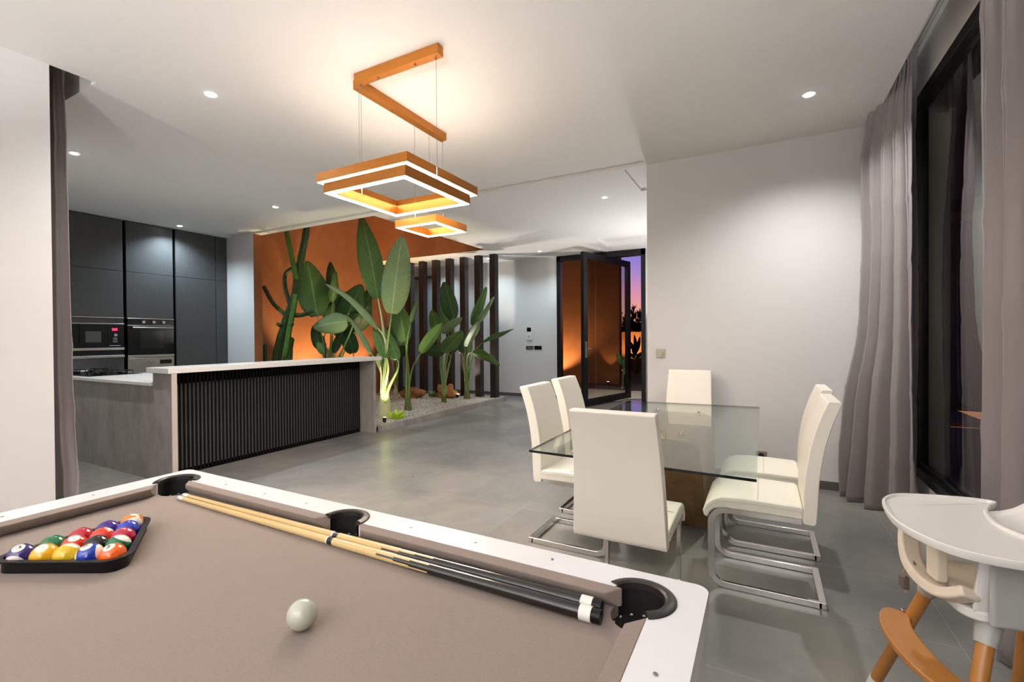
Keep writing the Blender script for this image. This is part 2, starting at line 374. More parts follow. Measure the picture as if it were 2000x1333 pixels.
sb = MB(); sb.box(-1.045, XR, YB-.012, YB, 0, .072); struct(sb.build('baseboard_back', M['skirt'], bevel=.002))
sb = MB(); sb.box(-10.2, -3.905, YE-.012, YE, 0, .072); struct(sb.build('baseboard_entry', M['skirt'], bevel=.002))
sb = MB(); sb.box(-1.042, -1.03, YB, YE, 0, .072); struct(sb.build('baseboard_hall', M['skirt'], bevel=.002))
sb = MB(); sb.box(XR-.012, XR, 4.53, YB-.012, 0, .072); struct(sb.build('baseboard_right', M['skirt'], bevel=.002))
sb = MB(); sb.box(XL, XL+.012, -6, YL, 0, .072); struct(sb.build('baseboard_left', M['skirt'], bevel=.002))

# window_1: black framed fixed glazing
w1 = thing('window_1', (XR, 1.45, .29), None, None); struct(w1)
fb = MB(); y0, y1, z0, z1 = -1.6, 4.51, .29, 3.05
fb.box(XR-.012, XR+.07, y0, y1, z0, z0+.07); fb.box(XR-.012, XR+.07, y0, y1, z1-.07, z1); fb.box(XR-.012, XR+.07, y1-.035, y1, z0, z1); fb.box(XR-.012, XR+.07, y0, y0+.05, z0, z1)
fb.box(XR+.02, XR+.06, y0, y1, z0+.07, z0+.10)
fb.box(XR-.0, XR+.06, 1.1, 1.18, z0, z1)
fb.build('window_frame', M['frame'], w1, bevel=.003)
MB().box(XR+.03, XR+.042, y0+.05, y1-.035, z0+.07, z1-.075).build('glass_pane', M['wpane'], w1)
struct(MB().box(XR+2.3, XR+2.5, -6, 18.3, 0, 8.0).build('wall_sky_blocker', M['backdrop']))  # tall dark wall added so the window glass shows no sky
struct(MB().box(XR+.2, XR+2.5, -6, 9, -.15, -.02).build('floor_terrace', M['pavement'], org=(0, 0, 0)))

# door_1: pivot door, frame across the entry, leaf standing open
DX0, DX1 = -3.905, -2.03
d1 = thing('door_1', ((DX0+DX1)/2, YE, 0), None, None); struct(d1)
fb = MB(); fb.box(DX0, DX0+.085, YE-.03, YE+.12, 0, CZ-.0); fb.box(DX1-.085, DX1, YE-.03, YE+.12, 0, CZ); fb.box(DX0, DX1, YE-.03, YE+.12, CZ-.12, CZ)
fb.build('door_frame', M['frame'], d1, bevel=.003)
P0, P1 = Vector((-2.99, 8.385, 0)), Vector((-2.535, 10.08, 0)); dd = (P1-P0).normalized(); L = (P1-P0).length
T = Matrix.Translation(P0) @ Matrix(((dd.x, -dd.y, 0, 0), (dd.y, dd.x, 0, 0), (0, 0, 1, 0), (0, 0, 0, 1)))
lf = MB(); lf.box(0, .13, -.035, .035, .012, 2.93, T=T); lf.box(L-.13, L, -.035, .035, .012, 2.93, T=T); lf.box(.13, L-.13, -.035, .035, .012, .135, T=T); lf.box(.13, L-.13, -.035, .035, 2.81, 2.93, T=T)
leaf_o = lf.build('door_leaf', M['frame'], d1, bevel=.003)
MB().box(.13, L-.13, -.006, .006, .135, 2.81, T=T).build('door_pane', M['pane'], leaf_o)
h = MB(); h.box(.035, .085, -.047, -.035, .93, 1.24, T=T); h.tube([T @ Vector(p) for p in ((.06, -.04, 1.10), (.06, -.085, 1.10), (.17, -.09, 1.10))], .009, 8); h.box(.035, .085, .035, .047, .93, 1.24, T=T); h.tube([T @ Vector(p) for p in ((.06, .04, 1.10), (.06, .085, 1.10), (.17, .09, 1.10))], .009, 8)
tag(h.build('door_handle', M['steel'], leaf_o, bevel=.002), 'brushed steel handle plate with lever')

# door_2: far passage opening left of the screen
d2 = thing('door_2', (-7.5, YE, 0), None, None); struct(d2)
fb = MB(); fb.box(-8.1, -8.03, YE-.03, YE, 0, 2.85); fb.box(-7.16, -7.09, YE-.03, YE, 0, 2.85); fb.box(-8.1, -7.09, YE-.03, YE, 2.80, 2.87); fb.build('door_frame', mat('grey_trim', '#4b4f56', .5), d2)
MB().box(-8.03, -7.16, YE-.015, YE-.005, 0, 2.80).build('door_panel', mat('grey_door', '#9aa3ac', .5), d2)

# curtain tracks in the ceiling pocket
for i, xx in enumerate((.905, .955)):
    b = MB(); b.box(xx-.010, xx-.006, -2.7, 4.75, CZ+.275, CZ+.30); b.box(xx+.006, xx+.010, -2.7, 4.75, CZ+.275, CZ+.30); b.box(xx-.010, xx+.010, -2.7, 4.75, CZ+.294, CZ+.30)
    tag(b.build('curtain_track', M['white_pl']), ('white curtain track in the ceiling pocket, the one nearer the room', 'white curtain track in the ceiling pocket, the one nearer the window')[i], 'curtain track', 'tracks in the ceiling pocket')

# ---------------------------------------------------------------- lamps of the room, and fill lamps added to it
COOL = (.90, .95, 1.0); WARM = (1.0, .78, .52)
def downlight(x, y, label, energy=50, col=(.88, .94, 1.0), z=CZ):
    t = thing('ceiling_spotlight', (x, y, z), label, 'spotlight', 'recessed ceiling spotlights')
    b = MB(); b.lathe([(.044, -.004), (.044, 0), (.030, 0), (.030, -.006)], (x, y, z), 24); b.build('trim_ring', M['white_pl'], t, smooth='auto')
    b = MB(); b.lathe([(.029, -.003), (.029, -.0085)], (x, y, z), 20); b.build('led_lens', M['lampemit'], t)
    lamp('spot_beam', 'SPOT', (x, y, z-.02), energy, col, t, .03, math.radians(140), .9)
DL = [(-3.419, 1.925, 'round recessed spotlight above the near left of the room, biggest glow on the left'),
      (-5.586, 1.92, 'recessed spotlight beside the left curtain above the island end'),
      (-5.605, 3.953, 'recessed spotlight above the middle of the breakfast bar'),
      (-7.781, 3.9, 'recessed spotlight close in front of the black tall cabinets'),
      (-1.722, 5.665, 'recessed spotlight in the hall ceiling by the corner of the dining wall'),
      (-3.956, 8.59, 'recessed spotlight in front of the entry door'),
      (.293, 3.979, 'recessed spotlight above the dining corner near the curtain'),
      (-5.282, 8.80, 'recessed spotlight seen between the two right posts of the screen'),
      (-6.813, 8.85, 'recessed spotlight seen between the left posts of the screen')]
for (x, y, l), k in zip(DL, (SP_NEAR, SP_NEAR, SP_KITCHEN, SP_KITCHEN*1.1, SP_HALL, SP_HALL, SP_DINING, SP_HALL*.8, SP_HALL*.8)): downlight(x, y, l, k, (.70, .88, 1.0) if k in (SP_KITCHEN, SP_KITCHEN*1.1, SP_HALL, SP_HALL*.8) else (1.0, .98, .96))

# unseen uplighters added behind the viewer and in the hall to brighten the ceiling
def fill_uplighter(x, y, e, label, zb=1.2):
    t = thing('added_uplighter', (x, y, 0), label, 'added fill lamp')
    b = MB(); b.lathe([(.15, 0), (.15, .02), (.02, .03)], (x, y, 0), 28); b.build('base', M['white_pl'], t, smooth='auto')
    b = MB(); b.cyl((x, y, .02), (x, y, zb-.1), .012); b.build('pole', M['white_pl'], t, smooth='auto')
    b = MB(); b.lathe([(.02, zb-.11), (.10, zb-.08), (.17, zb), (.165, zb), (.09, zb-.07), (.02, zb-.08)], (x, y, 0), 28); b.build('lamp_bowl', M['white_pl'], t, smooth='auto')
    lamp('lamp_beam', 'SPOT', (x, y, zb+.01), e, (1.0, .985, 1.0), t, .12, math.radians(154), .15, (0, .02, 1))
fill_uplighter(-2.3, -3.7, FILL_REAR*.75, 'added unseen fill lamp with an upward bowl at the left behind the viewer')
fill_uplighter(.1, -2.5, FILL_REAR*1.25, 'added unseen fill lamp with an upward bowl at the right behind the viewer')
fill_uplighter(-1.35, 7.7, FILL_HALL, 'added unseen fill lamp with an upward bowl in the hall behind the dining wall')

# pendant: two ceiling rails and three square rings
pn = thing('pendant_light', (-2.3, 2.6, 2.2), 'gold square ring pendant with glowing strips on two ceiling rails', 'pendant light')
MB().box(-2.349, -1.67, 2.225, 2.280, 2.995, CZ).build('ceiling_rail', M['gold'], pn, bevel=.002)
MB().box(-2.415, -2.352, 2.281, 3.245, 2.995, CZ).build('ceiling_rail', M['gold'], pn, bevel=.002)
def sq(x0, x1, y0, y1): return [(x0, y0), (x1, y0), (x1, y1), (x0, y1)]
def ring(x0, x1, y0, y1, zb, zt, w=.042, up=True):
    b = MB()
    b.ringprism(sq(x0, x1, y0, y1), sq(x0+.004, x1-.004, y0+.004, y1-.004), zb, zt)
    b.ringprism(sq(x0+w-.004, x1-w+.004, y0+w-.004, y1-w+.004), sq(x0+w, x1-w, y0+w, y1-w), zb, zt)
    b.ringprism(sq(x0+.004, x1-.004, y0+.004, y1-.004), sq(x0+w-.004, x1-w+.004, y0+w-.004, y1-w+.004), zt-.006, zt)
    r = b.build('ring_frame', M['gold'], pn)
    l = MB(); l.ringprism(sq(x0+.0045, x1-.0045, y0+.0045, y1-.0045), sq(x0+w-.0045, x1-w+.0045, y0+w-.0045, y1-w+.0045), zb-.002, zb+.012)
    l.build('led_strip', M['led'], r)
    if up: l = MB(); l.ringprism(sq(x0+.012, x1-.012, y0+.012, y1-.012), sq(x0+w-.012, x1-w+.012, y0+w-.012, y1-w+.012), zt-.001, zt+.001); l.build('led_strip', M['ledup'], r)
RA, RB, RC = (-2.745, -1.93, 2.25, 3.06, 2.420, 2.482), (-2.337, -1.70, 1.967, 2.603, 2.209, 2.268), (-2.585, -2.18, 2.865, 3.28, 2.210, 2.268)
for R_ in (RA, RB, RC): ring(*R_)
for x, y, zt in ((-2.347, 2.266, RA[5]), (-2.388, 3.055, RA[5]), (-1.71, 2.262, RB[5]), (-2.322, 2.262, RB[5]), (-2.388, 2.875, RC[5]), (-2.388, 3.237, RC[5])):
    b = MB(); b.cyl((x, y, zt), (x, y, 2.996), .0012, n=6); c = b.build('cable', M['cable'], pn)
    b = MB(); b.cyl((x, y, zt-.002), (x, y, zt+.085), .0035, n=8); b.build('cable_gripper', M['steel'], c); b = MB(); b.cyl((x, y, 2.98), (x, y, 2.9965), .006, n=10); b.build('cable_anchor', M['steel'], c)
for x, y in ((-2.16, 2.252), (-1.86, 2.252), (-2.383, 2.62)):
    b = MB(); b.cyl((x, y, 2.983), (x, y, 2.996), .006, n=12); b.build('rail_screw', M['cable'], pn)

# ---------------------------------------------------------------- curtains
def lerpt(T_, t):
    for (a, pa), (b, pb) in zip(T_, T_[1:]):
        if t <= b: k = (t-a)/(b-a); k = k*k*(3-2*k); return [x+(y-x)*k for x, y in zip(pa, pb)]
    return list(T_[-1][1])
def curtain(Bt, At, z0, z1, folds, amp, seed, nu=150, nv=46, phase=1.2, topamp=None):
    rnd = random.Random(seed); ph = [rnd.uniform(-.8, .8) for _ in range(4)]
    def fn(s, t):
        b = Vector((*lerpt(Bt, t), 0)); a = Vector((*lerpt(At, t), 0)); d = a-b; n = Vector((-d.y, d.x, 0)).normalized()
        top = max(0, t-.90)/.10
        am = amp * (1 - .30*t) * (1 - .55*top)
        q = s*folds*2*PI + .55*math.sin(2.2*PI*s + ph[3]) + phase*(math.sin(1.9*t + ph[0]) * (.35 + s) + .35*math.sin(5*t + 6*s + ph[1]))
        w = math.tanh(1.6*math.sin(q))*.78 + .26*math.sin(2.0*q+ph[1]+2*t) + .10*math.sin(5.1*q + 3*t + ph[2])
        crease = .006*math.exp(-((t*31 + .8*math.sin(7*s)) % 4.3)**2*3)
        fl = .016*math.sin(q*4+ph[3])*top
        p = b + d*(s + .010*math.sin(2*q)/max(1, folds/6)) + n*(am*w + fl + crease)
        return Vector((p.x, p.y, z0 + (z1-z0)*t))
    m = MB(); m.grid(fn, nu, nv); return m
ctop = CZ + .26
c = curtain([(0, (.955, 4.14)), (.5, (.945, 4.17)), (1, (.905, 4.08))],
            [(0, (.575, 4.66)), (.2, (.62, 4.68)), (.45, (.725, 4.70)), (.62, (.735, 4.70)), (.80, (.715, 4.66)), (.9, (.745, 4.58)), (.97, (.815, 4.50)), (1, (.835, 4.46))], .006, ctop, 4.1, .072, 3, nu=220, nv=70, phase=1.3)
c = c.build('curtain', M['curtain'], smooth=True, solid=.004); tag(c, 'grey satin curtain bunched in the corner between dining wall and dark window', 'curtain', 'grey floor length curtains')
c = curtain([(0, (.90, .2)), (1, (.90, .2))], [(0, (.885, 2.86)), (.5, (.88, 2.86)), (1, (.885, 2.90))], .006, ctop, 13.5, .050, 5, nu=520, nv=40, phase=.35)
c = c.build('curtain', M['curtain'], smooth=True, solid=.004); tag(c, 'grey satin curtain hanging in straight folds behind the high chair', 'curtain', 'grey floor length curtains')
c = curtain([(0, (-5.5, 1.36)), (1, (-5.5, 1.36))], [(0, (-4.03, 1.36)), (.3, (-4.095, 1.36)), (.6, (-4.10, 1.36)), (.85, (-4.12, 1.36)), (1, (-4.17, 1.37))], .006, CZ+.17, 9, .034, 8, nu=260, nv=30, phase=.8)
c = c.build('curtain', M['curtain'], smooth=True, solid=.004); tag(c, 'grey curtain edge showing behind the end of the left wall', 'curtain', 'grey floor length curtains')

# ---------------------------------------------------------------- kitchen tall units
def tall(y0, y1, label, doors, niche=None):
    t = thing('tall_cabinet', (XC-.3, (y0+y1)/2, 0), label, 'cabinet', 'black tall kitchen cabinets')
    b = MB(); 
    if niche: b.box(XC-.60, XC-.022, y0, y1, .06, niche); b.box(XC-.60, XC-.022, y0, y1, 1.652, CZ-.003); b.box(XC-.60, XC-.262, y0, y1, niche, 1.652)
    else: b.box(XC-.60, XC-.022, y0, y1, .06, CZ-.003)
    b.box(XC-.58, XC-.06, y0, y1, 0, .06); b.build('carcass', M['cabdark'], t)
    for z0, z1 in doors: MB().box(XC-.021, XC, y0+.002, y1-.002, z0, z1).build('door', M['cab'], t, bevel=.0015)
    return t
tall(2.30, 2.685, 'black filler cabinet half hidden behind the left curtain edge', [(.07, CZ-.01)])
tall(2.715, 3.300, 'black tall cabinet holding the microwave', [(2.318, CZ-.012), (1.655, 2.312), (.07, 1.075)], 1.075)
tall(3.335, 3.945, 'black tall cabinet holding the oven', [(2.318, CZ-.012), (1.655, 2.312), (.07, .62)], .625)
tall(3.980, 4.588, 'wide plain black tall cabinet right of the oven', [(2.318, CZ-.012), (.07, 2.312)])
tall(4.592, 4.778, 'narrow black tall cabinet against the white kitchen wall', [(2.318, CZ-.012), (.07, 2.312)])
def bar_box(b, y0, y1, z0, z1, x0=0, x1=.01, mi=0): b.box(XC+x0, XC+x1, y0, y1, z0, z1, mi)
mw = thing('microwave', (XC+.01, 3.0, 1.19), 'built in black microwave with red display and steel trim', 'microwave')
b = MB(); bar_box(b, 2.718, 3.297, 1.555, 1.645, -.25, .002); b.build('vent_panel', M['cab'], mw)
b = MB(); [(bar_box(b_ := MB(), 2.718, 3.297, z_, z2_, 0, .021), b_.build('steel_trim', M['steel'], mw, bevel=.001)) for z_, z2_ in ((1.640, 1.650), (1.552, 1.562), (1.190, 1.222))]
b = MB(); bar_box(b, 2.718, 3.297, 1.224, 1.550, -.25, .008); b.build('body', M['black'], mw)
b = MB(); bar_box(b, 2.80, 3.10, 1.25, 1.54, .009, .018); dr = b.build('door', M['darkglass'], mw, bevel=.002)
b = MB(); bar_box(b, 2.86, 3.03, 1.30, 1.45, .0185, .0195); tag(b.build('door_window', mat('mesh_window', '#4a4844', .3), dr), 'grey mesh window')
b = MB(); bar_box(b, 3.105, 3.285, 1.235, 1.54, .009, .016); cp = b.build('control_panel', M['darkglass'], mw)
b = MB(); bar_box(b, 3.155, 3.215, 1.462, 1.494, .0165, .018); b.build('display', M['redled'], cp)
b = MB(); b.tube([(XC+.016, 3.19, 1.40), (XC+.038, 3.19, 1.40)], .020, 20); b.build('knob', M['steel'], cp, smooth='auto')
b = MB()
for zz in (1.352, 1.328, 1.302): bar_box(b, 3.165, 3.215, zz, zz+.005, .0165, .0175)
bar_box(b, 3.12, 3.25, 1.248, 1.253, .0165, .0175); b.build('button_row', M['white_pl'], cp)
wd = thing('warming_drawer', (XC+.01, 3.0, 1.08), 'black and steel drawer under the microwave', 'drawer')
b = MB(); bar_box(b, 2.718, 3.297, 1.118, 1.186, -.2, .006); b.build('front', M['darkglass'], wd)
b = MB(); bar_box(b, 2.718, 3.297, 1.084, 1.116, 0, .028); bar_box(b, 2.718, 3.297, 1.076, 1.080, 0, .02); b.build('handle', M['steel'], wd, bevel=.002)
ov = thing('oven', (XC+.01, 3.64, 1.06), 'built in black oven with three knobs and long steel handle', 'oven')
b = MB(); bar_box(b, 3.338, 3.942, 1.545, 1.636, -.25, .016); cp = b.build('control_panel', M['darkglass'], ov, bevel=.002)
for yy in (3.53, 3.66, 3.79):
    b = MB(); b.tube([(XC+.016, yy, 1.592), (XC+.042, yy, 1.592)], .021, 20); b.build('knob', M['steel'], cp, smooth='auto')
b = MB(); bar_box(b, 3.338, 3.942, 1.110, 1.535, -.25, .014); dr = b.build('door', M['darkglass'], ov, bevel=.002)
b = MB(); b.tube([(XC+.05, 3.39, 1.508), (XC+.05, 3.92, 1.508)], .011, 12); b.cyl((XC+.014, 3.42, 1.508), (XC+.05, 3.42, 1.508), .006); b.cyl((XC+.014, 3.89, 1.508), (XC+.05, 3.89, 1.508), .006); b.build('handle', M['steel'], dr, smooth='auto')
b = MB(); bar_box(b, 3.50, 3.80, 1.20, 1.46, .0145, .0152); b.build('door_window', mat('oven_window', '#101313', .1), dr)
b = MB(); [(bar_box(b_ := MB(), 3.338, 3.942, z_, z2_, 0, .019), b_.build('steel_trim', M['steel'], ov, bevel=.001)) for z_, z2_ in ((1.536, 1.544), (1.637, 1.648), (1.072, 1.106))]
dw = thing('dishwasher', (XC+.01, 3.64, .63), 'steel fronted appliance with dark display below the oven', 'dishwasher')
b = MB(); bar_box(b, 3.338, 3.942, .63, 1.066, -.25, .012); b.build('front_panel', M['steel'], dw, bevel=.002)
b = MB(); bar_box(b, 3.34, 3.92, 1.046, 1.056, .012, .03); b.build('handle', M['steel'], dw, bevel=.002)
b = MB(); bar_box(b, 3.745, 3.905, .965, 1.025, .0125, .014); b.build('display', M['screen'], dw)
b = MB(); b.tube([(XC+.012, 3.62, 1.0), (XC+.04, 3.62, 1.0)], .02, 18); b.build('knob', M['chrome'], dw, smooth='auto')

# ---------------------------------------------------------------- island and breakfast bar
XBF, XBB, XS = -4.745, -5.055, -5.035
isl = thing('kitchen_island', (-6.2, 2.9, 0), 'grey concrete effect island with black ribbed bar front', 'kitchen island')
b = MB(); b.box(-8.03, -5.045, 2.295, 2.33, 0, .894); b.box(-5.065, -4.745, 2.290, 2.335, 0, 1.018); b.build('end_panel', M['conc'], isl)
b = MB(); b.box(-7.98, -5.06, 2.33, 2.90, .05, .894); b.box(-5.62, -5.06, 2.90, 4.85, .05, .894); b.build('base_units', M['cab'], isl)
b = MB(); b.box(-5.065, -4.80, 4.855, 4.90, 0, 1.018); tag(b.build('end_leg', M['conc'], isl), 'concrete effect leg under the far end of the bar')
b = MB(); b.box(-5.065, XS-.03, 2.335, 4.90, 0, 1.018)
y = 2.352
while y < 4.83: b.tube([(XS-.03, y+.011, .0), (XS-.03, y+.011, 1.018)], .013, 10); y += .038
tag(b.build('ribbed_front', M['slat'], isl, smooth='auto'), 'black vertically ribbed front')
b = MB(); b.box(-4.746, -4.738, 2.290, 2.335, 0, 1.018); b.build('edge_strip', mat('edge_strip', '#c9beb2', .5), isl)
b = MB(); b.box(-8.06, -5.068, 2.265, 2.93, .895, .926); b.box(-5.65, -5.07, 2.93, 4.90, .895, .926)
tag(b.build('worktop', M['quartz'], bevel=.003), 'white low worktop on the island beside the hob', 'worktop')
b = MB(); b.box(-5.125, -4.735, 2.262, 4.955, 1.019, 1.068)
tag(b.build('bar_countertop', M['quartz'], bevel=.003), 'long white raised bar top over the black ribbed front', 'countertop')
hb = thing('gas_hob', (-7.1, 2.62, .926), 'black gas hob with pan supports on the white worktop', 'hob')
MB().box(-7.55, -6.55, 2.34, 2.86, .9265, .934).build('hob_plate', M['darkglass'], hb, bevel=.002)
for x, yy, r in ((-7.35, 2.5, .045), (-7.32, 2.73, .03), (-6.95, 2.6, .06), (-6.72, 2.48, .03), (-6.72, 2.72, .045)):
    b = MB(); b.lathe([(r, .934), (r, .950), (r*.7, .958), (.002, .958)], (x, yy, 0), 20); bu = b.build('burner', M['black'], hb, smooth='auto')
    b = MB()
    for k in range(4):
        a = k*PI/2 + PI/4; b.tube([(x+r*.5*math.cos(a), yy+r*.5*math.sin(a), .972), (x+(r+.06)*math.cos(a), yy+(r+.06)*math.sin(a), .972), (x+(r+.065)*math.cos(a), yy+(r+.065)*math.sin(a), .935)], .005, 6)
    b.tube([(x+(r+.045)*math.cos(a), yy+(r+.045)*math.sin(a), .970) for a in [i*2*PI/16 for i in range(17)]], .004, 6)
    b.build('pan_support', M['black'], bu, smooth='auto')

# ---------------------------------------------------------------- small wall fittings
def plate(name, x0, x1, z0, z1, ywall, m, label, cat, group=None, d=.010):
    t = thing(name, ((x0+x1)/2, ywall, (z0+z1)/2), label, cat, group); MB().box(x0, x1, ywall-d, ywall, z0, z1).build('plate', m, t, bevel=.002); return t
t = plate('dimmer_switch', -.942, -.858, 1.115, 1.20, YB, M['brass'], 'square metal dimmer switch on the wall above the glass table', 'switch')
b = MB(); b.tube([(-.900, YB-.010, 1.157), (-.900, YB-.032, 1.157)], .024, 24); b.build('knob', M['brass'], t, smooth='auto')
t = plate('power_socket', -.945, -.86, .365, .45, YB, M['brass'], 'metal wall socket low on the wall seen through the glass table', 'socket', 'wall sockets of the dining wall')
b = MB(); b.tube([(-.902, YB-.009, .407), (-.902, YB-.0115, .407)], .024, 24); b.build('socket_hole', M['stake'], t)
t = plate('power_socket', -.060, .025, .195, .28, YB, M['brass'], 'metal wall socket just above the white seat at the skirting', 'socket', 'wall sockets of the dining wall')
b = MB(); b.tube([(-.018, YB-.009, .238), (-.018, YB-.0115, .238)], .024, 24); b.build('socket_hole', M['stake'], t)
t = plate('intercom', -4.625, -4.52, 1.27, 1.545, YE, M['white_pl'], 'small intercom with black screen on the entry wall', 'intercom', d=.025)
MB().box(-4.622, -4.523, YE-.028, YE-.0255, 1.45, 1.542).build('screen', M['screen'], t)
MB().box(-4.60, -4.545, YE-.028, YE-.0255, 1.31, 1.36).build('button_panel', M['grey_pl'], t)
t = plate('light_switch', -4.655, -4.475, 1.055, 1.135, YE, M['brass'], 'grey triple switch plate below the intercom', 'switch', 'switch plates on the entry wall')
for k in range(3): MB().box(-4.648+.058*k, -4.597+.058*k, YE-.014, YE-.0105, 1.065, 1.125).build('rocker', M['steel'], t)
t = plate('light_switch', -4.452, -4.275, 1.055, 1.135, YE, M['screen'], 'dark switch plate right of the grey one by the door', 'switch', 'switch plates on the entry wall')
for k in range(3): MB().box(-4.445+.057*k, -4.395+.057*k, YE-.014, YE-.0105, 1.065, 1.125).build('rocker', M['black'], t)

# ---------------------------------------------------------------- planter
b = MB(); b.box(-4.83, -4.765, 4.96, 8.62, 0, .088); b.box(VX0, -4.83, 8.555, 8.62, 0, .088); b.box(-7.75, -5.7, VY0-.0, VY0+.04, 0, .088)
tag(b.build('planter_kerb', M['conc'], bevel=.002), 'low grey kerb around the gravel bed of plants', 'kerb')
def gravel():
    rnd = random.Random(3); b = MB()
    b.grid(lambda s, t: Vector((VX0 + (-4.83-VX0)*s, VY0+.04 + (8.55-VY0-.04)*t, .058 + .008*math.sin(31*s)*math.cos(27*t))), 60, 70)
    ico = [(0, 0, 1), (.9, 0, .3), (.2, .9, .2), (-.8, .5, .3), (-.7, -.6, .2), (.3, -.9, .3), (0, 0, -1)]
    fc = [(0, 1, 2), (0, 2, 3), (0, 3, 4), (0, 4, 5), (0, 5, 1), (6, 2, 1), (6, 3, 2), (6, 4, 3), (6, 5, 4), (6, 1, 5)]
    for _ in range(9000):
        x = -4.85 - abs(rnd.gauss(0, 1.0)); y = rnd.uniform(4.98, 8.54)
        if x < VX0+.02: continue
        r = rnd.uniform(.009, .022); a = rnd.uniform(0, 6.28); z = .064 + rnd.uniform(0, .010)
        if -5.06 > x and y < 4.97: continue
        b.add([(x + r*(px*math.cos(a)-py*math.sin(a))*rnd.uniform(.8, 1.2), y + r*(px*math.sin(a)+py*math.cos(a)), z + r*pz*.7) for px, py, pz in ico], fc)
    return b.build('gravel_bed', M['gravel'])
tag(gravel(), 'white pebbles covering the indoor planting bed', 'gravel', kind='stuff')

POSTM = mat('dark_bronze_post', '#2b221e', .4, metal=.1, noise=(20, .5, '#231b18', (1, 1, .1)))
plabs = ['black floor to ceiling post at the right end of the screen', 'black screen post, second from the right end', 'black screen post, third from the right end', 'black screen post, fourth from the right end',
         'black screen post, fourth from the left end', 'black screen post, third from the left end', 'black screen post, second from the left end', 'black screen post at the left end against the orange wall']
for k in range(8):
    x1 = -4.868 - .372*k
    p = MB(); p.box(x1-.132, x1, 8.36, 8.505, .0, CZ); tag(p.build('screen_post', POSTM, bevel=.002), plabs[k], 'post', 'black posts of the room screen')

def vdir(p): return (Vector((0, 0, CAMH)) - p).normalized()
def leaf_mesh(mb, p0, p1, w, rot=0., arch=0., fold=.35, seed=0, nu=8, nv=22, ang=0.):
    """a banana-like blade from p0 to p1: folded along the rib, waved, tapering at both ends"""
    rnd = random.Random(seed); d = (p1-p0); L = d.length; t_ = d.normalized()
    side0 = t_.cross(vdir((p0+p1)/2)).normalized(); R = Matrix.Rotation(rot, 3, t_); side = (R @ side0).normalized(); nrm = side.cross(t_).normalized()
    if nrm.dot(vdir(p0)) < 0: nrm = -nrm
    a1, a2 = rnd.uniform(0, 6), rnd.uniform(0, 6)
    def fn(s, t):
        x = 2*s-1; ww = w/2 * (math.sin(PI*min(1, (t*.96+.03))**.82) ** .62) * (1-.12*t)
        c = p0 + d*t - Vector((0, 0, 1)) * (arch*L*(t*t)) + Vector((0, 0, 1))*(arch*L*t) * .9
        f = fold*(1-.4*t)
        off = side*(x*ww*math.cos(f*abs(x))) + nrm*(-abs(x)*ww*math.sin(f) * (1 if abs(x) > 0 else 0) + .045*w*abs(x)*math.sin(9*t + a1 + (3 if x > 0 else 0)) + .06*L*math.sin(PI*t)*.6)
        return c + off
    mb.grid(fn, nu, nv)
def plant(name, label, crown, leaves, extra=(), stalkr=.011, cat='plant', group=None, crownr=.05, pale=False, seed=0, tall_=1.):
    """crown: world point on the gravel; leaves: (base uv, tip uv, width px, Y of base, Y of tip, material, rot, arch)"""
    pl = thing(name, crown, label, cat, group); cw = Vector(crown); rnd = random.Random(seed)
    cb = MB(); cb.lathe([(crownr*1.0, -.01), (crownr*1.15, .03), (crownr*.95, .12*tall_), (crownr*.7, .2*tall_), (crownr*.3, .26*tall_)], cw, 14); cb.build('crown', M['stalkw'] if pale else M['crown'], pl, smooth=True)
    for i, (b0, t0, wpx, yb, yt, m, rot, arch) in enumerate(leaves):
        p0 = atY(*b0, yb); p1 = atY(*t0, yt)
        dep = (p0 - Vector((0, 0, CAMH))).dot(-_b) if False else abs((p0 - Vector((0, 0, CAMH))).dot(_b))
        w = wpx/F_PX*dep/max(.3, math.cos(rot))
        lb = MB(); leaf_mesh(lb, p0, p1, w, rot, arch, seed=seed*31+i)
        lf = lb.build('leaf', M[m], pl, smooth=True, uvgrid=(8, 22), solid=.0025)
        # stalk: leaves the crown upright, bends to the leaf base and runs on as the rib
        a = rnd.uniform(0, 6.28); s0 = cw + Vector((math.cos(a), math.sin(a), 0)) * crownr*.5 + Vector((0, 0, .05)); dz = p0.z - s0.z
        c1 = s0 + Vector((0, 0, dz*.55)) + (p0-s0)*.12; lt = (p1-p0).normalized(); c2 = p0 - lt*min(.35, dz*.3) if dz > 0 else p0 + Vector((0, 0, .2))
        path = [s0*(1-t)**3 + c1*3*t*(1-t)**2 + c2*3*t*t*(1-t) + p0*t**3 for t in [k/12 for k in range(13)]]
        rad = [stalkr*(1.75-1.15*k/12) for k in range(13)]
        st = MB(); st.tube(path, rad, 8); st.build('stalk', M['stalkw' if pale and i % 2 == 0 else 'stalk'], pl, smooth=True)
    return pl
A_ = (-5.219, 5.516, .06)
plant('bird_of_paradise_plant', 'tallest plant with two huge upright leaves and pale base by the bar end', A_, [
    ((738, 583), (706, 422), 50, 5.5, 5.45, 'leafB', .25, .02), ((765, 613), (785, 462), 60, 5.35, 5.25, 'leafA', -.15, 0),
    ((738, 642), (636, 552), 14, 5.4, 5.2, 'leafA', .9, .22), ((726, 692), (674, 613), 11, 5.5, 5.6, 'leafA', 1.0, .15),
    ((755, 700), (731, 634), 26, 5.4, 5.5, 'leafB', .3, .05), ((748, 690), (752, 655), 16, 5.6, 5.7, 'leafB', .3, .05), ((742, 712), (738, 690), 10, 5.5, 5.5, 'leafA', .3, .05), ((776, 702), (746, 640), 30, 5.5, 5.6, 'leafB', .5, .1)], stalkr=.017, crownr=.10, pale=True, seed=1, tall_=2.0)
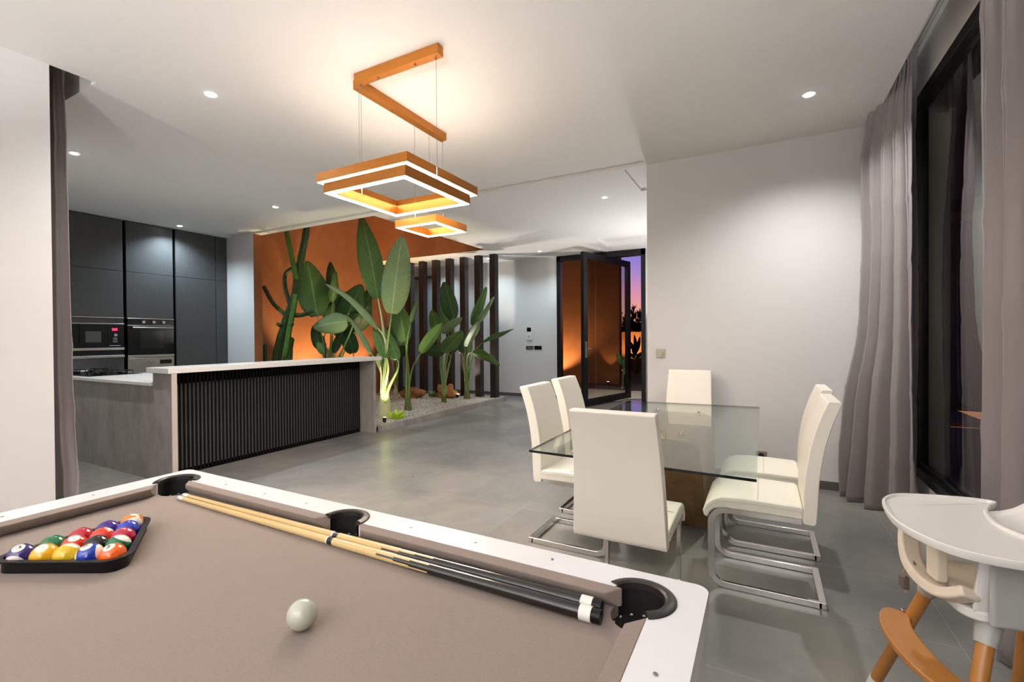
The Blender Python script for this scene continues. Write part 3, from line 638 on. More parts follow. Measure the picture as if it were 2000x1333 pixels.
plant('bird_of_paradise_plant', 'broad leaved plant rising behind the white bar top', (-6.75, 5.75, .06), [
    ((620, 618), (600, 510), 64, 5.5, 5.4, 'leafB', .1, .02), ((678, 628), (612, 640), 44, 5.5, 5.3, 'leafA', .2, .1),
    ((652, 592), (645, 512), 26, 5.8, 5.9, 'leafC', .2, 0), ((650, 590), (656, 530), 18, 5.7, 5.7, 'leafB', .8, 0),
    ((668, 640), (706, 556), 56, 6.0, 6.2, 'leafC', .2, .05), ((690, 650), (722, 590), 44, 6.3, 6.5, 'leafC', .2, .05), ((640, 640), (676, 570), 40, 6.1, 6.2, 'leafC', .3, .05), ((690, 690), (676, 640), 34, 6.1, 6.2, 'leafC', .3, .1), ((658, 660), (706, 612), 40, 6.0, 6.2, 'leafC', .3, .1),
    ((628, 684), (612, 636), 26, 5.7, 5.8, 'leafC', .2, 0), ((652, 690), (668, 645), 18, 5.7, 5.8, 'leafC', .2, 0), ((700, 640), (725, 560), 30, 6.6, 6.9, 'leafC', .4, .1), ((636, 692), (620, 668), 20, 5.5, 5.5, 'leafB', .2, .1)], seed=2)
plant('bird_of_paradise_plant', 'three stalked plant with a dark scaly foot in the middle of the gravel', (-5.444, 6.318, .06), [
    ((791, 668), (777, 590), 40, 6.3, 6.3, 'leafB', .2, .02), ((803, 630), (816, 586), 12, 6.3, 6.4, 'leafB', .8, 0),
    ((822, 690), (864, 630), 26, 6.2, 6.2, 'leafB', .4, .08)], stalkr=.012, crownr=.06, seed=3)
plant('bird_of_paradise_plant', 'plant with a fan of pale stalks in front of the orange wall corner', (-7.15, 7.9, .06), [
    ((772, 688), (766, 628), 34, 7.9, 8.0, 'leafC', .2, .02), ((786, 680), (795, 640), 26, 7.8, 7.9, 'leafA', .5, .1), ((760, 690), (744, 650), 26, 7.9, 7.9, 'leafC', .3, .1), ((775, 700), (800, 672), 24, 7.6, 7.6, 'leafC', .3, .1)], pale=True, seed=4)
plant('bird_of_paradise_plant', 'single stemmed plant with a dark upright leaf before the middle posts', (-5.453, 7.368, .06), [
    ((886, 622), (867, 551), 36, 7.3, 7.3, 'leafC', .4, 0), ((856, 650), (843, 606), 26, 7.3, 7.3, 'leafB', .2, .05), ((873, 640), (861, 594), 18, 7.35, 7.4, 'leafB', .6, 0),
    ((864, 652), (902, 620), 20, 7.2, 7.1, 'leafA', .6, .1), ((866, 690), (904, 648), 32, 7.2, 7.1, 'leafB', .4, .08), ((868, 688), (824, 684), 26, 7.2, 7.1, 'leafC', .4, .15), ((884, 690), (897, 652), 18, 7.3, 7.2, 'leafC', .3, 0)], stalkr=.010, crownr=.045, seed=5)
plant('bird_of_paradise_plant', 'bushy plant with many stalks and drooping right leaves by the last posts', (-5.34, 8.0, .06), [
    ((923, 636), (950, 561), 20, 7.95, 7.9, 'leafB', .6, 0), ((930, 640), (965, 580), 12, 7.9, 7.8, 'leafA', 1.0, .03), ((912, 678), (936, 626), 20, 7.9, 7.8, 'leafA', .7, .06),
    ((923, 690), (976, 712), 20, 7.8, 7.6, 'leafB', .6, .28), ((944, 670), (1003, 642), 10, 7.7, 7.4, 'leafB', .9, .12), ((902, 690), (893, 655), 14, 8.0, 8.0, 'leafC', .4, 0), ((918, 690), (915, 650), 14, 8.0, 8.0, 'leafB', .5, 0), ((906, 670), (899, 640), 10, 8., 8., 'leafC', .5, 0)], stalkr=.009, crownr=.06, seed=6)

def star_tube(mb, path, r0, r1, ribs=5, mi=0):
    P = [Vector(p) for p in path]; Q = []
    for i in range(len(P)-1):
        a = P[max(i-1, 0)]; b_ = P[i]; c_ = P[i+1]; d_ = P[min(i+2, len(P)-1)]
        for k in range(6):
            t = k/6; Q.append(.5*((2*b_) + (-a+c_)*t + (2*a-5*b_+4*c_-d_)*t*t + (-a+3*b_-3*c_+d_)*t*t*t))
    Q.append(P[-1]); n = ribs*4; nx = None; vs = []
    for i, p in enumerate(Q):
        t = (Q[min(i+1, len(Q)-1)] - Q[max(i-1, 0)]).normalized()
        if nx is None: nx = t.cross(Vector((.1, 1, .2))).normalized()
        nx = (nx - t*nx.dot(t)).normalized(); ny = t.cross(nx); f = i/(len(Q)-1); r = r0 + (r1-r0)*f; r *= min(1, math.sqrt(max(0, (1-f)*12)+.02)); r *= 1 + .05*math.sin(i*2.1)
        vs += [p + (nx*math.cos(2*PI*k/n) + ny*math.sin(2*PI*k/n)) * r*(1-.34*abs(math.sin(PI*k*ribs/n))) for k in range(n)]
    fs = [(i*n+k, i*n+(k+1) % n, (i+1)*n+(k+1) % n, (i+1)*n+k) for i in range(len(Q)-1) for k in range(n)] + [tuple(range(n))[::-1], tuple(range((len(Q)-1)*n, len(Q)*n))]
    mb.add(vs, fs, mi)
    return Q
YC = 5.16
def cp_(l, dy=0): return [atY(u, v, YC+dy) for u, v in l]
cc = thing('cactus', (-7.25, YC, .06), 'tall branching candelabra cactus against the orange wall left of the leafy plants', 'cactus')
b = MB(); base = atY(534, 726, YC); base.z = .05
q = star_tube(b, [base] + cp_([(541, 701), (557, 634), (569, 598), (577, 570), (580, 530)]), .085, .05); b.build('trunk', M['cactus'], cc, smooth=True)
for nm, pth, r0, r1, m, dy in (('arm', [(578, 545), (571, 507), (565, 480), (557, 440)], .045, .038, 'cactusl', -.05), ('arm', [(581, 540), (588, 505), (596, 465), (601, 425)], .062, .05, 'cactus', .03),
                           ('arm', [(565, 592), (557, 560), (558, 535), (573, 522)], .035, .03, 'cactus', 0), ('arm', [(556, 614), (536, 596), (522, 573), (515, 558)], .035, .034, 'cactus', -.03),
                           ('arm', [(567, 615), (590, 616), (614, 606)], .042, .036, 'cactus', -.03), ('arm', [(577, 575), (574, 600), (566, 640), (556, 700)], .04, .045, 'cactusl', -.08),
                           ('offset', [(552, 632), (545, 636), (542, 631)], .03, .026, 'cactus', -.06), ('offset', [(564, 636), (570, 636), (572, 630)], .026, .022, 'cactus', -.08)):
    b = MB(); star_tube(b, cp_(pth, dy), r0, r1); ar = b.build(nm, M[m], cc, smooth=True)
    if m == 'cactusl':
        sp = MB(); P = cp_(pth, dy)
        for i in range(len(P)-1):
            for k in range(12):
                p = P[i] + (P[i+1]-P[i])*k/12
                for s_ in (-1, 1): a = p + Vector((s_*.035, -.015, 0)); sp.cyl(a, a + Vector((s_*.016, -.012, .006)), .0016, .0004, 4)
        sp.build('spines', M['spine'], ar)
def rooted(l): p = cp_(l); q = p[0].copy(); q.z = .05; return [q] + p
b = MB(); star_tube(b, rooted([(518, 705), (518, 671)]), .036, .034); tag(b.build('cactus', M['cactus'], smooth=True), 'short single cactus column at the far left of the orange wall', 'cactus')
b = MB(); star_tube(b, rooted([(562, 700), (567, 657)]), .075, .07, 6); tag(b.build('cactus', M['cactus'], smooth=True), 'stout short cactus column right of the cactus trunk', 'cactus')
stk = MB(); p = atY(636, 700, 5.2); stk.cyl((p.x, p.y, .05), (p.x, p.y, atY(636, 671, 5.2).z), .012, n=10); tag(stk.build('plant_stake', M['stake'], smooth='auto'), 'black stake standing behind the bar among the leaves', 'stake')

def rock(name, c, r, sc, seed, label):
    rnd = random.Random(seed); b = MB(); n, k = 14, 9; ph = [rnd.uniform(0, 6) for _ in range(6)]
    def fn(s, t):
        a = 2*PI*s; e = PI*(t-.5); d = Vector((math.cos(a)*math.cos(e), math.sin(a)*math.cos(e), math.sin(e)))
        q = 1 + .22*math.sin(3*d.x*2+ph[0]) * math.cos(2.5*d.y*2+ph[1]) + .15*math.sin(5*d.z+ph[2]+3*d.x) + .1*math.sin(9*d.y+ph[3])
        return Vector(c) + Vector((d.x*sc[0], d.y*sc[1], d.z*sc[2]))*r*q
    b.grid(fn, 22, 12); return tag(b.build(name, M['rock'], smooth=False), label, 'rock', 'orange rocks in the gravel')
rock('rock', (-6.55, 7.75, .15), .16, (1.7, 1, .75), 1, 'long flat orange rock left of the little fern')
rock('rock', (-5.85, 8.0, .17), .18, (1.35, 1, .95), 2, 'jagged orange rock leaning at the foot of a post')
def tuft(name, c, m, n, r, w, label, seed, cat):
    rnd = random.Random(seed); t = thing(name, c, label, cat); c = Vector(c)
    for i in range(n):
        a = rnd.uniform(0, 6.28); e = rnd.uniform(.3, 1.1); p1 = c + Vector((math.cos(a)*math.cos(e), math.sin(a)*math.cos(e), math.sin(e)))*r*rnd.uniform(.6, 1.1)
        b = MB(); leaf_mesh(b, c + (p1-c)*.3, p1, w, rnd.uniform(-.6, .6), .2, seed=i+seed, nu=4, nv=8); b.tube([c, c+(p1-c)*.32], .004, 5); b.build('leaf', m, t, smooth=True, solid=.0015)
    return t
tuft('small_fern', (-6.18, 7.95, .07), M['leafB'], 14, .16, .05, 'small green ground plant between the two orange rocks', 5, 'plant')
tuft('lime_plant', (-4.98, 5.50, .07), M['lime'], 12, .18, .055, 'small lime yellow plant glowing at the foot of the pale stems', 6, 'plant')
def uplight(c, d, e, label, col=(1, .72, .38), size=math.radians(75)):
    t = thing('garden_uplight', c, label, 'spotlight', 'uplights in the planting bed'); c = Vector(c); dv = Vector(d).normalized()
    b = MB(); b.cyl(c - Vector((0, 0, .03)), c + dv*.03, .006); b.cyl(c + dv*.01, c + dv*.075, .024, .030, 16); b.build('housing', M['black'], t, smooth='auto')
    b = MB(); b.cyl(c + dv*.0755, c + dv*.078, .024, n=16); b.build('lens', M['warmemit'], t)
    lamp('beam', 'SPOT', c + dv*.09, e*PLANT_UP, col, t, .02, size, .5, dv)
uplight((-4.95, 5.22, .075), (-.22, .25, 1), 34, 'small uplight at the pale stems of the tallest plant', (1, .85, .5))
uplight((-5.62, 8.05, .08), (.25, .1, 1), 55, 'small uplight glaring at the foot of the bushy plant', (1, .93, .82))
uplight((-7.45, 7.35, .08), (-.15, .0, 1), 70, 'uplight low in front of the orange corner')
uplight((-7.15, 6.1, .08), (-.25, .05, 1), 90, 'uplight behind the bar washing the orange wall')
uplight((-6.4, 6.5, .08), (-.1, .1, 1), 60, 'uplight in the middle of the planting bed')

# ---------------------------------------------------------------- outside the entry door
struct(MB().box(-9, 3, 9.58, 11.6, -.1, -.015).build('floor_porch', M['pavement'], org=(0, 0, 0)))
struct(MB().box(-12, 8, 11.6, 12.95, -.1, -.02).build('ground_gravel', M['rgravel'], org=(0, 0, 0)))
struct(MB().box(-12, 8, 12.95, 34, -.1, -.03).build('ground_lawn', M['grass'], org=(0, 0, 0)))
struct(MB().box(-9, -3.55, 13.0, 13.25, -.02, 4.6).build('wall_porch', M['orange']))
struct(MB().box(-9, 3.3, 18.4, 18.6, -.03, 1.50).build('wall_garden', M['orange']))
for c, e, lb in (((-5.45, 12.3, .0), 70, 'uplight on the porch wall seen at the left of the door frame'), ((-3.80, 12.72, .0), 14, 'uplight throwing a glow up the end of the porch wall'), ((-4.6, 17.2, 0), 130, 'uplight before the low garden wall')):
    uplight(c, (0, .35 if e > 20 else .06, 1), e, lb, (1, .66, .30), math.radians(110 if e > 20 else 60))
downlight(-3.1, 10.0, 'added unseen spotlight in the porch soffit, lighting the paving outside the door', 170, (1.0, .90, .70), 3.2)  # hidden lamp added to brighten the porch paving
struct(MB().box(-9, 3, 9.58, 10.3, 3.2, 3.4).build('ceiling_porch', M['white']))
def conifer(x, y, h, seed, lab):
    rnd = random.Random(seed); t = thing('conifer_tree', (x, y, -.03), lab, 'tree', 'conifers behind the garden wall')
    b = MB(); b.cyl((x, y, -.03), (x, y, h), .06, .01, 6); b.build('trunk', M['tree'], t)
    b = MB(); z = .8
    while z < h-.05:
        r = (h-z)*.16 + .05
        for k in range(7):
            a = rnd.uniform(0, 6.28); e = Vector((x+math.cos(a)*r, y+math.sin(a)*r, z+rnd.uniform(.0, .18))); b.tube([(x, y, z), e], [.018, .022], 5)
            for j in range(3): b.tube([Vector((x, y, z)).lerp(e, .4+.25*j), e + Vector((rnd.uniform(-.1, .1), rnd.uniform(-.1, .1), rnd.uniform(.03, .16)))], [.016, .008], 4)
        z += .13
    b.build('foliage', M['tree'], t)
for i, (u, v, w_) in enumerate(((1209, 612, 'leftmost dark conifer, just past the end of the porch wall'), (1219, 620, 'low dark conifer seen through the door glass beside the door edge'), (1237, 600, 'tallest dark conifer against the sunset in the open gap'), (1249, 611, 'dark conifer rightmost in the gap, against the door frame'))):
    p = atY(u, v, (20.4, 22.6, 21.4, 20.4)[i]); conifer(p.x, p.y, p.z, i, w_)
hd = MB(); rnd = random.Random(9)
for i in range(260):
    x = rnd.uniform(-6.5, -2.5); z = rnd.uniform(.2, 1.85); hd.lathe([(.02, -.16), (.15, -.05), (.17, .05), (.02, .17)], (x, rnd.uniform(19.3, 20), z), 6)
tag(hd.build('hedge', M['tree']), 'dark bushes in silhouette along the top of the garden wall', 'hedge', kind='stuff')
plant('garden_plant', 'leafy plant on one pale stem outside the open door', tuple(atZ(1216, 760, 0)), [((1218, 716), (1203, 688), 10, 11.0, 11.0, 'leafB', .2, 0), ((1219, 716), (1224, 690), 8, 11.0, 11.0, 'leafB', .3, 0), ((1217, 720), (1213, 690), 6, 11.0, 11.0, 'leafC', .3, 0)], stalkr=.010, crownr=.03, pale=True, seed=11)
plant('garden_plant', 'dark leafy plant in silhouette before the lit garden wall', (atY(1243, 722, 17.2).x, 17.2, -.05), [((1243, 690), (1239, 654), 8, 17.2, 17.2, 'leafC', .2, 0), ((1244, 688), (1250, 658), 8, 17.2, 17.2, 'leafC', .2, 0), ((1242, 695), (1230, 668), 10, 17.2, 17.2, 'leafC', .2, .2), ((1243, 700), (1256, 688), 8, 17.2, 17.2, 'leafC', .2, .2), ((1241, 700), (1226, 690), 8, 17.2, 17.2, 'leafC', .2, .2), ((1242, 690), (1222, 660), 10, 17.2, 17.2, 'leafC', .2, .1)], stalkr=.02, crownr=.06, seed=12)

# ---------------------------------------------------------------- dining table
QG = [(-1.062, 2.160), (-.024, 2.124), (-.026, 4.290), (-1.078, 4.215)]
dt = thing('dining_table', (-.57, 3.3, 0), 'rectangular clear glass dining table on a brown wooden pedestal', 'table')
b = MB(); b.prism(QG, .738, .750, 0)
for i in range(len(b.m)-4, len(b.m)): b.m[i] = 1
b.build('glass_top', [M['tglass'], M['gedge']], dt)
b = MB(); pr = [(-.84, 0), (-.33, 0)] + [(-.33 - .09*(1-math.cos(a)), .725 - .09*(1-math.sin(a))) for a in [k*PI/12 for k in range(7)]] + [(-.84 + .09*(1-math.sin(a)), .725 - .09*(1-math.cos(a))) for a in [k*PI/12 for k in range(7)]]
n = len(pr)
def ysl(z): return 2.84 + .62*(1-z/.725)**.8
vs = [(x, ysl(z), z) for x, z in pr] + [(x, 3.92, z) for x, z in pr]
b.add(vs, [tuple(range(n)), tuple(range(n, 2*n))[::-1]] + [((i+1) % n, i, n+i, n+(i+1) % n) for i in range(n)])
b.build('pedestal', M['walnut'], dt, smooth='auto')
for x, y in ((-.43, 2.93), (-.74, 2.93), (-.74, 3.84), (-.43, 3.80)):
    b = MB(); b.box(x-.028, x+.028, y-.018, y+.018, .725, .738); b.cyl((x, y, .750), (x, y, .756), .012, n=14); b.build('glass_bracket', M['chrome'], dt)

# ---------------------------------------------------------------- cantilever chairs
def body(outline, w0, w1, zref=(.4, 1.0)):
    """closed side outline (x, z) extruded across y, half width varying with height"""
    b = MB(); n = len(outline)
    hw = [(w0 + (w1-w0)*max(0, min(1, (z-zref[0])/(zref[1]-zref[0]))))/2 for x, z in outline]
    vs = [(x, -h, z) for (x, z), h in zip(outline, hw)] + [(x, h, z) for (x, z), h in zip(outline, hw)]
    b.add(vs, [tuple(range(n)), tuple(range(n, 2*n))[::-1]] + [((i+1) % n, i, n+i, n+(i+1) % n) for i in range(n)]); return b
def bez(pts, n=8):
    out = []
    for i in range(len(pts)-1):
        a, b_, c_, d_ = pts[max(i-1, 0)], pts[i], pts[i+1], pts[min(i+2, len(pts)-1)]
        for k in range(n):
            t = k/n; out.append(tuple(.5*((2*q) + (-p+r)*t + (2*p-5*q+4*r-s_)*t*t + (-p+3*q-3*r+s_)*t**3) for p, q, r, s_ in zip(a, b_, c_, d_)))
    return out + [pts[-1]]
def make_chair():
    t = local_thing('dining_chair', 'x', 'chair', 'white cantilever dining chairs')
    ctr = bez([(-.192, .415), (-.198, .50), (-.204, .60), (-.215, .70), (-.234, .80), (-.262, .90), (-.300, 1.0)], 4); th = .031
    inner = [(x+th*(1 if z > .5 else .9), z) for x, z in ctr]; outer = [(x-th, z) for x, z in ctr][::-1]
    body([(inner[0][0]-.008, .405)] + inner + [(inner[-1][0]-.006, 1.008), (outer[0][0]+.006, 1.008)] + outer + [(outer[-1][0]+.012, .402)], .425, .375).build('backrest', M['leather'], t, bevel=.018, seg=4)
    sp = [(-.168, .425), (-.168, .478), (-.15, .488), (0, .492), (.12, .492), (.20, .486), (.245, .468), (.276, .438), (.290, .40), (.284, .372), (.266, .366), (.255, .392), (.232, .416), (.19, .427), (0, .427)]
    body(sp[::-1], .43, .43).build('seat', M['leather'], t, bevel=.014, seg=4)
    b = MB(); b.tube([(.03, -.208, .430), (.03, -.210, .482), (.03, -.2, .4935), (.03, .2, .4935), (.03, .210, .482), (.03, .208, .430)], .0016, 6); b.tube([(x, -.2165, z-.004) for x, z in ((-.16, .47), (0, .474), (.12, .474), (.2, .468), (.24, .45), (.268, .42))], .0014, 6); b.tube([(x, .2165, z-.004) for x, z in ((-.16, .47), (0, .474), (.12, .474), (.2, .468), (.24, .45), (.268, .42))], .0014, 6)
    b.build('seam', M['stitch'], t)
    def arc(cx, cz, r, a0, a1, n=7): return [(cx + r*math.cos(a0+(a1-a0)*k/n), cz + r*math.sin(a0+(a1-a0)*k/n)) for k in range(n+1)]
    path = [(-.165, .412)] + arc(.175, .337, .075, PI/2, 0) + arc(.178, .089, .072, 0, -PI/2) + [(-.247, .017)]
    for s in (-1, 1):
        b = MB(); b.tube([(x, s*.19, z) for x, z in path], 1, sq=(.020, .033)); b.build('leg', M['chrome'], t, bevel=.003)
    b = MB(); b.box(-.266, -.232, -.2, .2, .0, .034); b.build('rear_bar', M['chrome'], t, bevel=.003)
    b = MB(); b.box(-.165, -.130, -.18, .18, .396, .424); b.build('rear_crossbar', M['chrome'], t); b = MB(); b.box(.12, .15, -.18, .18, .396, .424); b.build('front_crossbar', M['chrome'], t)
    return t
ch0 = make_chair()
def place(o, x, y, rz, label): o.location = (x, y, 0); o.rotation_euler.z = rz; o['label'] = label; return o
place(ch0, -.575, 2.285, PI/2, 'white leather chair at the near end of the glass table, its back to the viewer')
for x, y, rz, l in ((-1.078, 2.915, 0, 'white leather chair on the left side of the table, the nearer one'), (-1.10, 3.485, 0, 'white leather chair on the left side of the table, the farther one'),
                    (.003, 2.890, PI, 'white leather chair on the right side of the table, nearest the high chair'), (.03, 3.46, PI, 'white leather chair on the right side of the table, the farther one'),
                    (-.612, 4.40, -PI/2, 'white leather chair at the far end of the table against the wall')):
    place(copy_tree(ch0), x, y, rz, l)

# ---------------------------------------------------------------- pool table
PX0, PX1, PY0, PY1 = -2.070, -.100, -.015, 1.062
IX0, IX1, IY0, IY1 = -1.965, -.194, .072, .975
NX0, NX1, NY0, NY1 = -1.931, -.230, .102, .946
pt = thing('pool_table', (-1.085, .52, 0), 'pool table with white rails and taupe felt filling the foreground', 'pool table')
PCK = [(-.224, .953, 45), (-1.942, .953, 135), (-1.085, .972, 90), (-.224, .094, -45), (-1.942, .094, -135), (-1.085, .075, -90)]
def boolean(o, cuts):
    co = cuts.build('cutter', M['black'], org=(0, 0, 0))
    md = o.modifiers.new('cut', 'BOOLEAN'); md.object = co; md.operation = 'DIFFERENCE'; md.solver = 'EXACT'
    bpy.context.view_layer.update(); dg = bpy.context.evaluated_depsgraph_get()
    me = bpy.data.meshes.new_from_object(o.evaluated_get(dg)); o.modifiers.clear(); o.data = me
    bpy.data.objects.remove(co, do_unlink=True)
b = MB(); b.ringprism(rrect(PX0, PX1, PY0, PY1, .025, 5), [( -1.085+(x+1.085)*0, 0) for x, y in rrect(PX0, PX1, PY0, PY1, .025, 5)], .7, .8) if False else None
def ring_rect(n_out, inner_rect, z0, z1):
    x0, x1, y0, y1 = inner_rect; N = len(n_out); inn = []
    for (x, y) in n_out: inn.append((x0 if x < (x0+x1)/2 else x1, y0 if y < (y0+y1)/2 else y1))
    m = MB(); m.ringprism(n_out, inn, z0, z1); return m
rl = ring_rect(rrect(PX0, PX1, PY0, PY1, .028, 6), (IX0, IX1, IY0, IY1), .745, .800).build('rail', M['rail'], pt)
cyl_ = MB()
for x, y, a in PCK: cyl_.cyl((x, y, .60), (x, y, .90), .058, n=40)
boolean(rl, cyl_)
md = rl.modifiers.new('bevel', 'BEVEL'); md.width = .003; md.segments = 2; md.limit_method = 'ANGLE'; md.angle_limit = math.radians(50)
bd = MB().box(IX0-.03, IX1+.03, IY0-.03, IY1+.03, .735, .760).build('bed', M['felt'], pt); cyl_ = MB()
for x, y, a in PCK: cyl_.cyl((x, y, .60), (x, y, .90), .056, n=40)
boolean(bd, cyl_)
b = MB(); b.ringprism(rrect(PX0+.006, PX1-.006, PY0+.006, PY1-.006, .024, 4), rrect(PX0+.03, PX1-.03, PY0+.03, PY1-.03, .01, 4), .50, .745); b.box(PX0+.10, PX1-.10, PY0+.14, PY1-.14, .52, .54); b.build('apron', M['rail'], pt, bevel=.002)
for x, y in ((PX0+.16, PY0+.16), (PX1-.16, PY0+.16), (PX0+.16, PY1-.16), (PX1-.16, PY1-.16)):
    MB().box(x-.06, x+.06, y-.06, y+.06, 0, .56).build('leg', M['rail'], pt, bevel=.01)
def cushion(a, c, back, nose, axis, sgn):
    """a..c along the rail; back line and nose line across it"""
    pro = [(back, .8005, 0), (nose, .7955, .030), (nose + (back-nose)*.12, .780, .026), (back + (nose-back)*.25, .7605, .008), (back, .7605, 0)]
    b = MB(); n = len(pro); e0 = []; e1 = []
    for q, z, ins in pro:
        p0, p1 = a + ins, c - ins
        e0.append((p0, q, z) if axis == 'x' else (q, p0, z)); e1.append((p1, q, z) if axis == 'x' else (q, p1, z))
    b.add(e0 + e1, [tuple(range(n)), tuple(range(n, 2*n))[::-1]] + [((i+1) % n, i, n+i, n+(i+1) % n) for i in range(n)])
    b.build('cushion', M['felt'], pt, bevel=.003)
cushion(-1.905, -1.145, IY1, NY1, 'x', 1); cushion(-1.022, -.262, IY1, NY1, 'x', 1); cushion(-1.905, -1.145, IY0, NY0, 'x', 1); cushion(-1.022, -.262, IY0, NY0, 'x', 1)
cushion(.145, .893, IX0, NX0, 'y', 1); cushion(.145, .893, IX1, NX1, 'y', 1)
for x, y, a in PCK:
    lo, hi = math.radians(a-108), math.radians(a+108)
    if abs(a) == 90: lo, hi = math.radians(a-92), math.radians(a+92)
    b = MB(); vs = []; K = 28; sec = [(.0575, .799), (.0575, .8045), (.0515, .807), (.0735, .8045), (.0765, .8005)]
    sec = [(.052, .79), (.0525, .803), (.057, .8065), (.066, .8065), (.0735, .803), (.075, .7995)]
    for k in range(K+1):
        t = lo + (hi-lo)*k/K
        for r, z in sec: vs.append((x + r*math.cos(t), y + r*math.sin(t), z))
    n = len(sec); fs = [(k*n+i, k*n+i+1, (k+1)*n+i+1, (k+1)*n+i) for k in range(K) for i in range(n-1)] + [tuple(range(n)), tuple(range(K*n, K*n+n))[::-1]]
    b.add(vs, fs)
    vs = []; fs = []
    prof = [(.0545, .79), (.0545, .735), (.047, .66), (.036, .60)]
    for k in range(K+1):
        t = lo + (hi-lo)*k/K
        for r, z in prof: vs.append((x + r*math.cos(t), y + r*math.sin(t), z))
    m_ = len(prof); fs = [(k*m_+i, (k+1)*m_+i, (k+1)*m_+i+1, k*m_+i+1) for k in range(K) for i in range(m_-1)]
    b.add(vs, fs, 1); b.lathe([(.056, .735), (.047, .66), (.036, .60), (.005, .595)], (x, y, 0), 28, 1)
    pk = b.build('pocket', [M['pocket'], M['pocketin']], pt, smooth='auto')
    nb = MB()
    for k in range(12):
        t = k*PI/6; nb.tube([(x + .050*math.cos(t), y + .050*math.sin(t), .738), (x + .045*math.cos(t+.2), y + .045*math.sin(t+.2), .70), (x + .034*math.cos(t+.5), y + .034*math.sin(t+.5), .63)], .0012, 4)
        nb.tube([(x + .050*math.cos(t+q), y + .050*math.sin(t+q), .738 - .012*math.sin(q*6)) for q in (0, .13, .26, .39, .523)], .0012, 4)
    nb.build('net', M['net'], pk)
for x, y in ((-1.727, 1.008), (-1.503, 1.009), (-1.296, 1.011), (-.869, 1.016), (-.657, 1.017), (-.444, 1.022), (-.150, .747), (-.150, .5), (-.150, .28), (-2.018, .731), (-2.018, .513), (-2.018, .30)):
    b = MB(); b.lathe([(.0045, .8), (.0045, .8015), (.003, .802)], (x, y, 0), 14); b.build('rail_screw', M['steel'], pt)

# cue sticks lying along the far cushion
def cue(x0, y0, x1, y1, label):
    p0, p1 = Vector((x0, y0, 0)), Vector((x1, y1, 0)); d = (p1-p0); L = d.length; d.normalize()
    def rad(s): return .0066 + (.0150-.0066)*s
    z0, z1 = .7603 + rad(0), .7603 + rad(1)
    def P(s): return p0 + d*L*s + Vector((0, 0, z0 + (z1-z0)*s))
    t = thing('cue_stick', (x0, y0, .76), label, 'cue stick', 'cue sticks on the pool table')
    def seg(nm, a, c, m, k=1.0, n=18, lab=None):
        b = MB(); K = 8; b.tube([P(a+(c-a)*i/K) for i in range(K+1)], [rad(a+(c-a)*i/K)*k for i in range(K+1)], n); o = b.build(nm, m, t, smooth='auto'); 
        if lab: o['label'] = lab
    seg('tip', 0, .006, mat('cue_leather', '#bcd0d8', .7), .95); seg('ferrule', .006, .022, M['white_pl']); seg('shaft', .022, .497, M['cuewood'])
    seg('joint_ring', .497, .500, M['white_pl'], 1.01); seg('joint', .500, .512, M['cueblack'], 1.01); seg('forearm', .512, .60, M['cuewood'])
    # four pale points running into the black butt
    b = MB(); K = 30; n = 32; vs = []
    fs = []; ms = []
    for i in range(K+1):
        s = .60 + .14*i/K; c = P(s); nx = Vector((-d.y, d.x, 0)); ny = Vector((0, 0, 1))
        vs += [c + (nx*math.cos(2*PI*k/n+.3) + ny*math.sin(2*PI*k/n+.3))*rad(s) for k in range(n)]
    for i in range(K):
        for k in range(n):
            fs.append((i*n+k, i*n+(k+1) % n, (i+1)*n+(k+1) % n, (i+1)*n+k)); ph = abs(((k+.5)/n*4) % 1 - .5)*2; ms.append(0 if ph > i/K else 1)
    b.add(vs, fs); b.m = ms; b.build('splice', [M['cuewood'], M['cueblack']], t, smooth=True)
    seg('butt', .74, .972, M['cueblack']); seg('butt_ring', .972, .988, M['white_pl'], 1.02, lab='white ring near the end'); seg('bumper', .988, 1.0, M['black'], .9)
cue(-1.835, .905, -.283, .893, 'cue stick nearer the viewer of the two lying along the far cushion')
cue(-1.850, .9290, -.292, .9265, 'cue stick touching the far cushion, behind the other one')

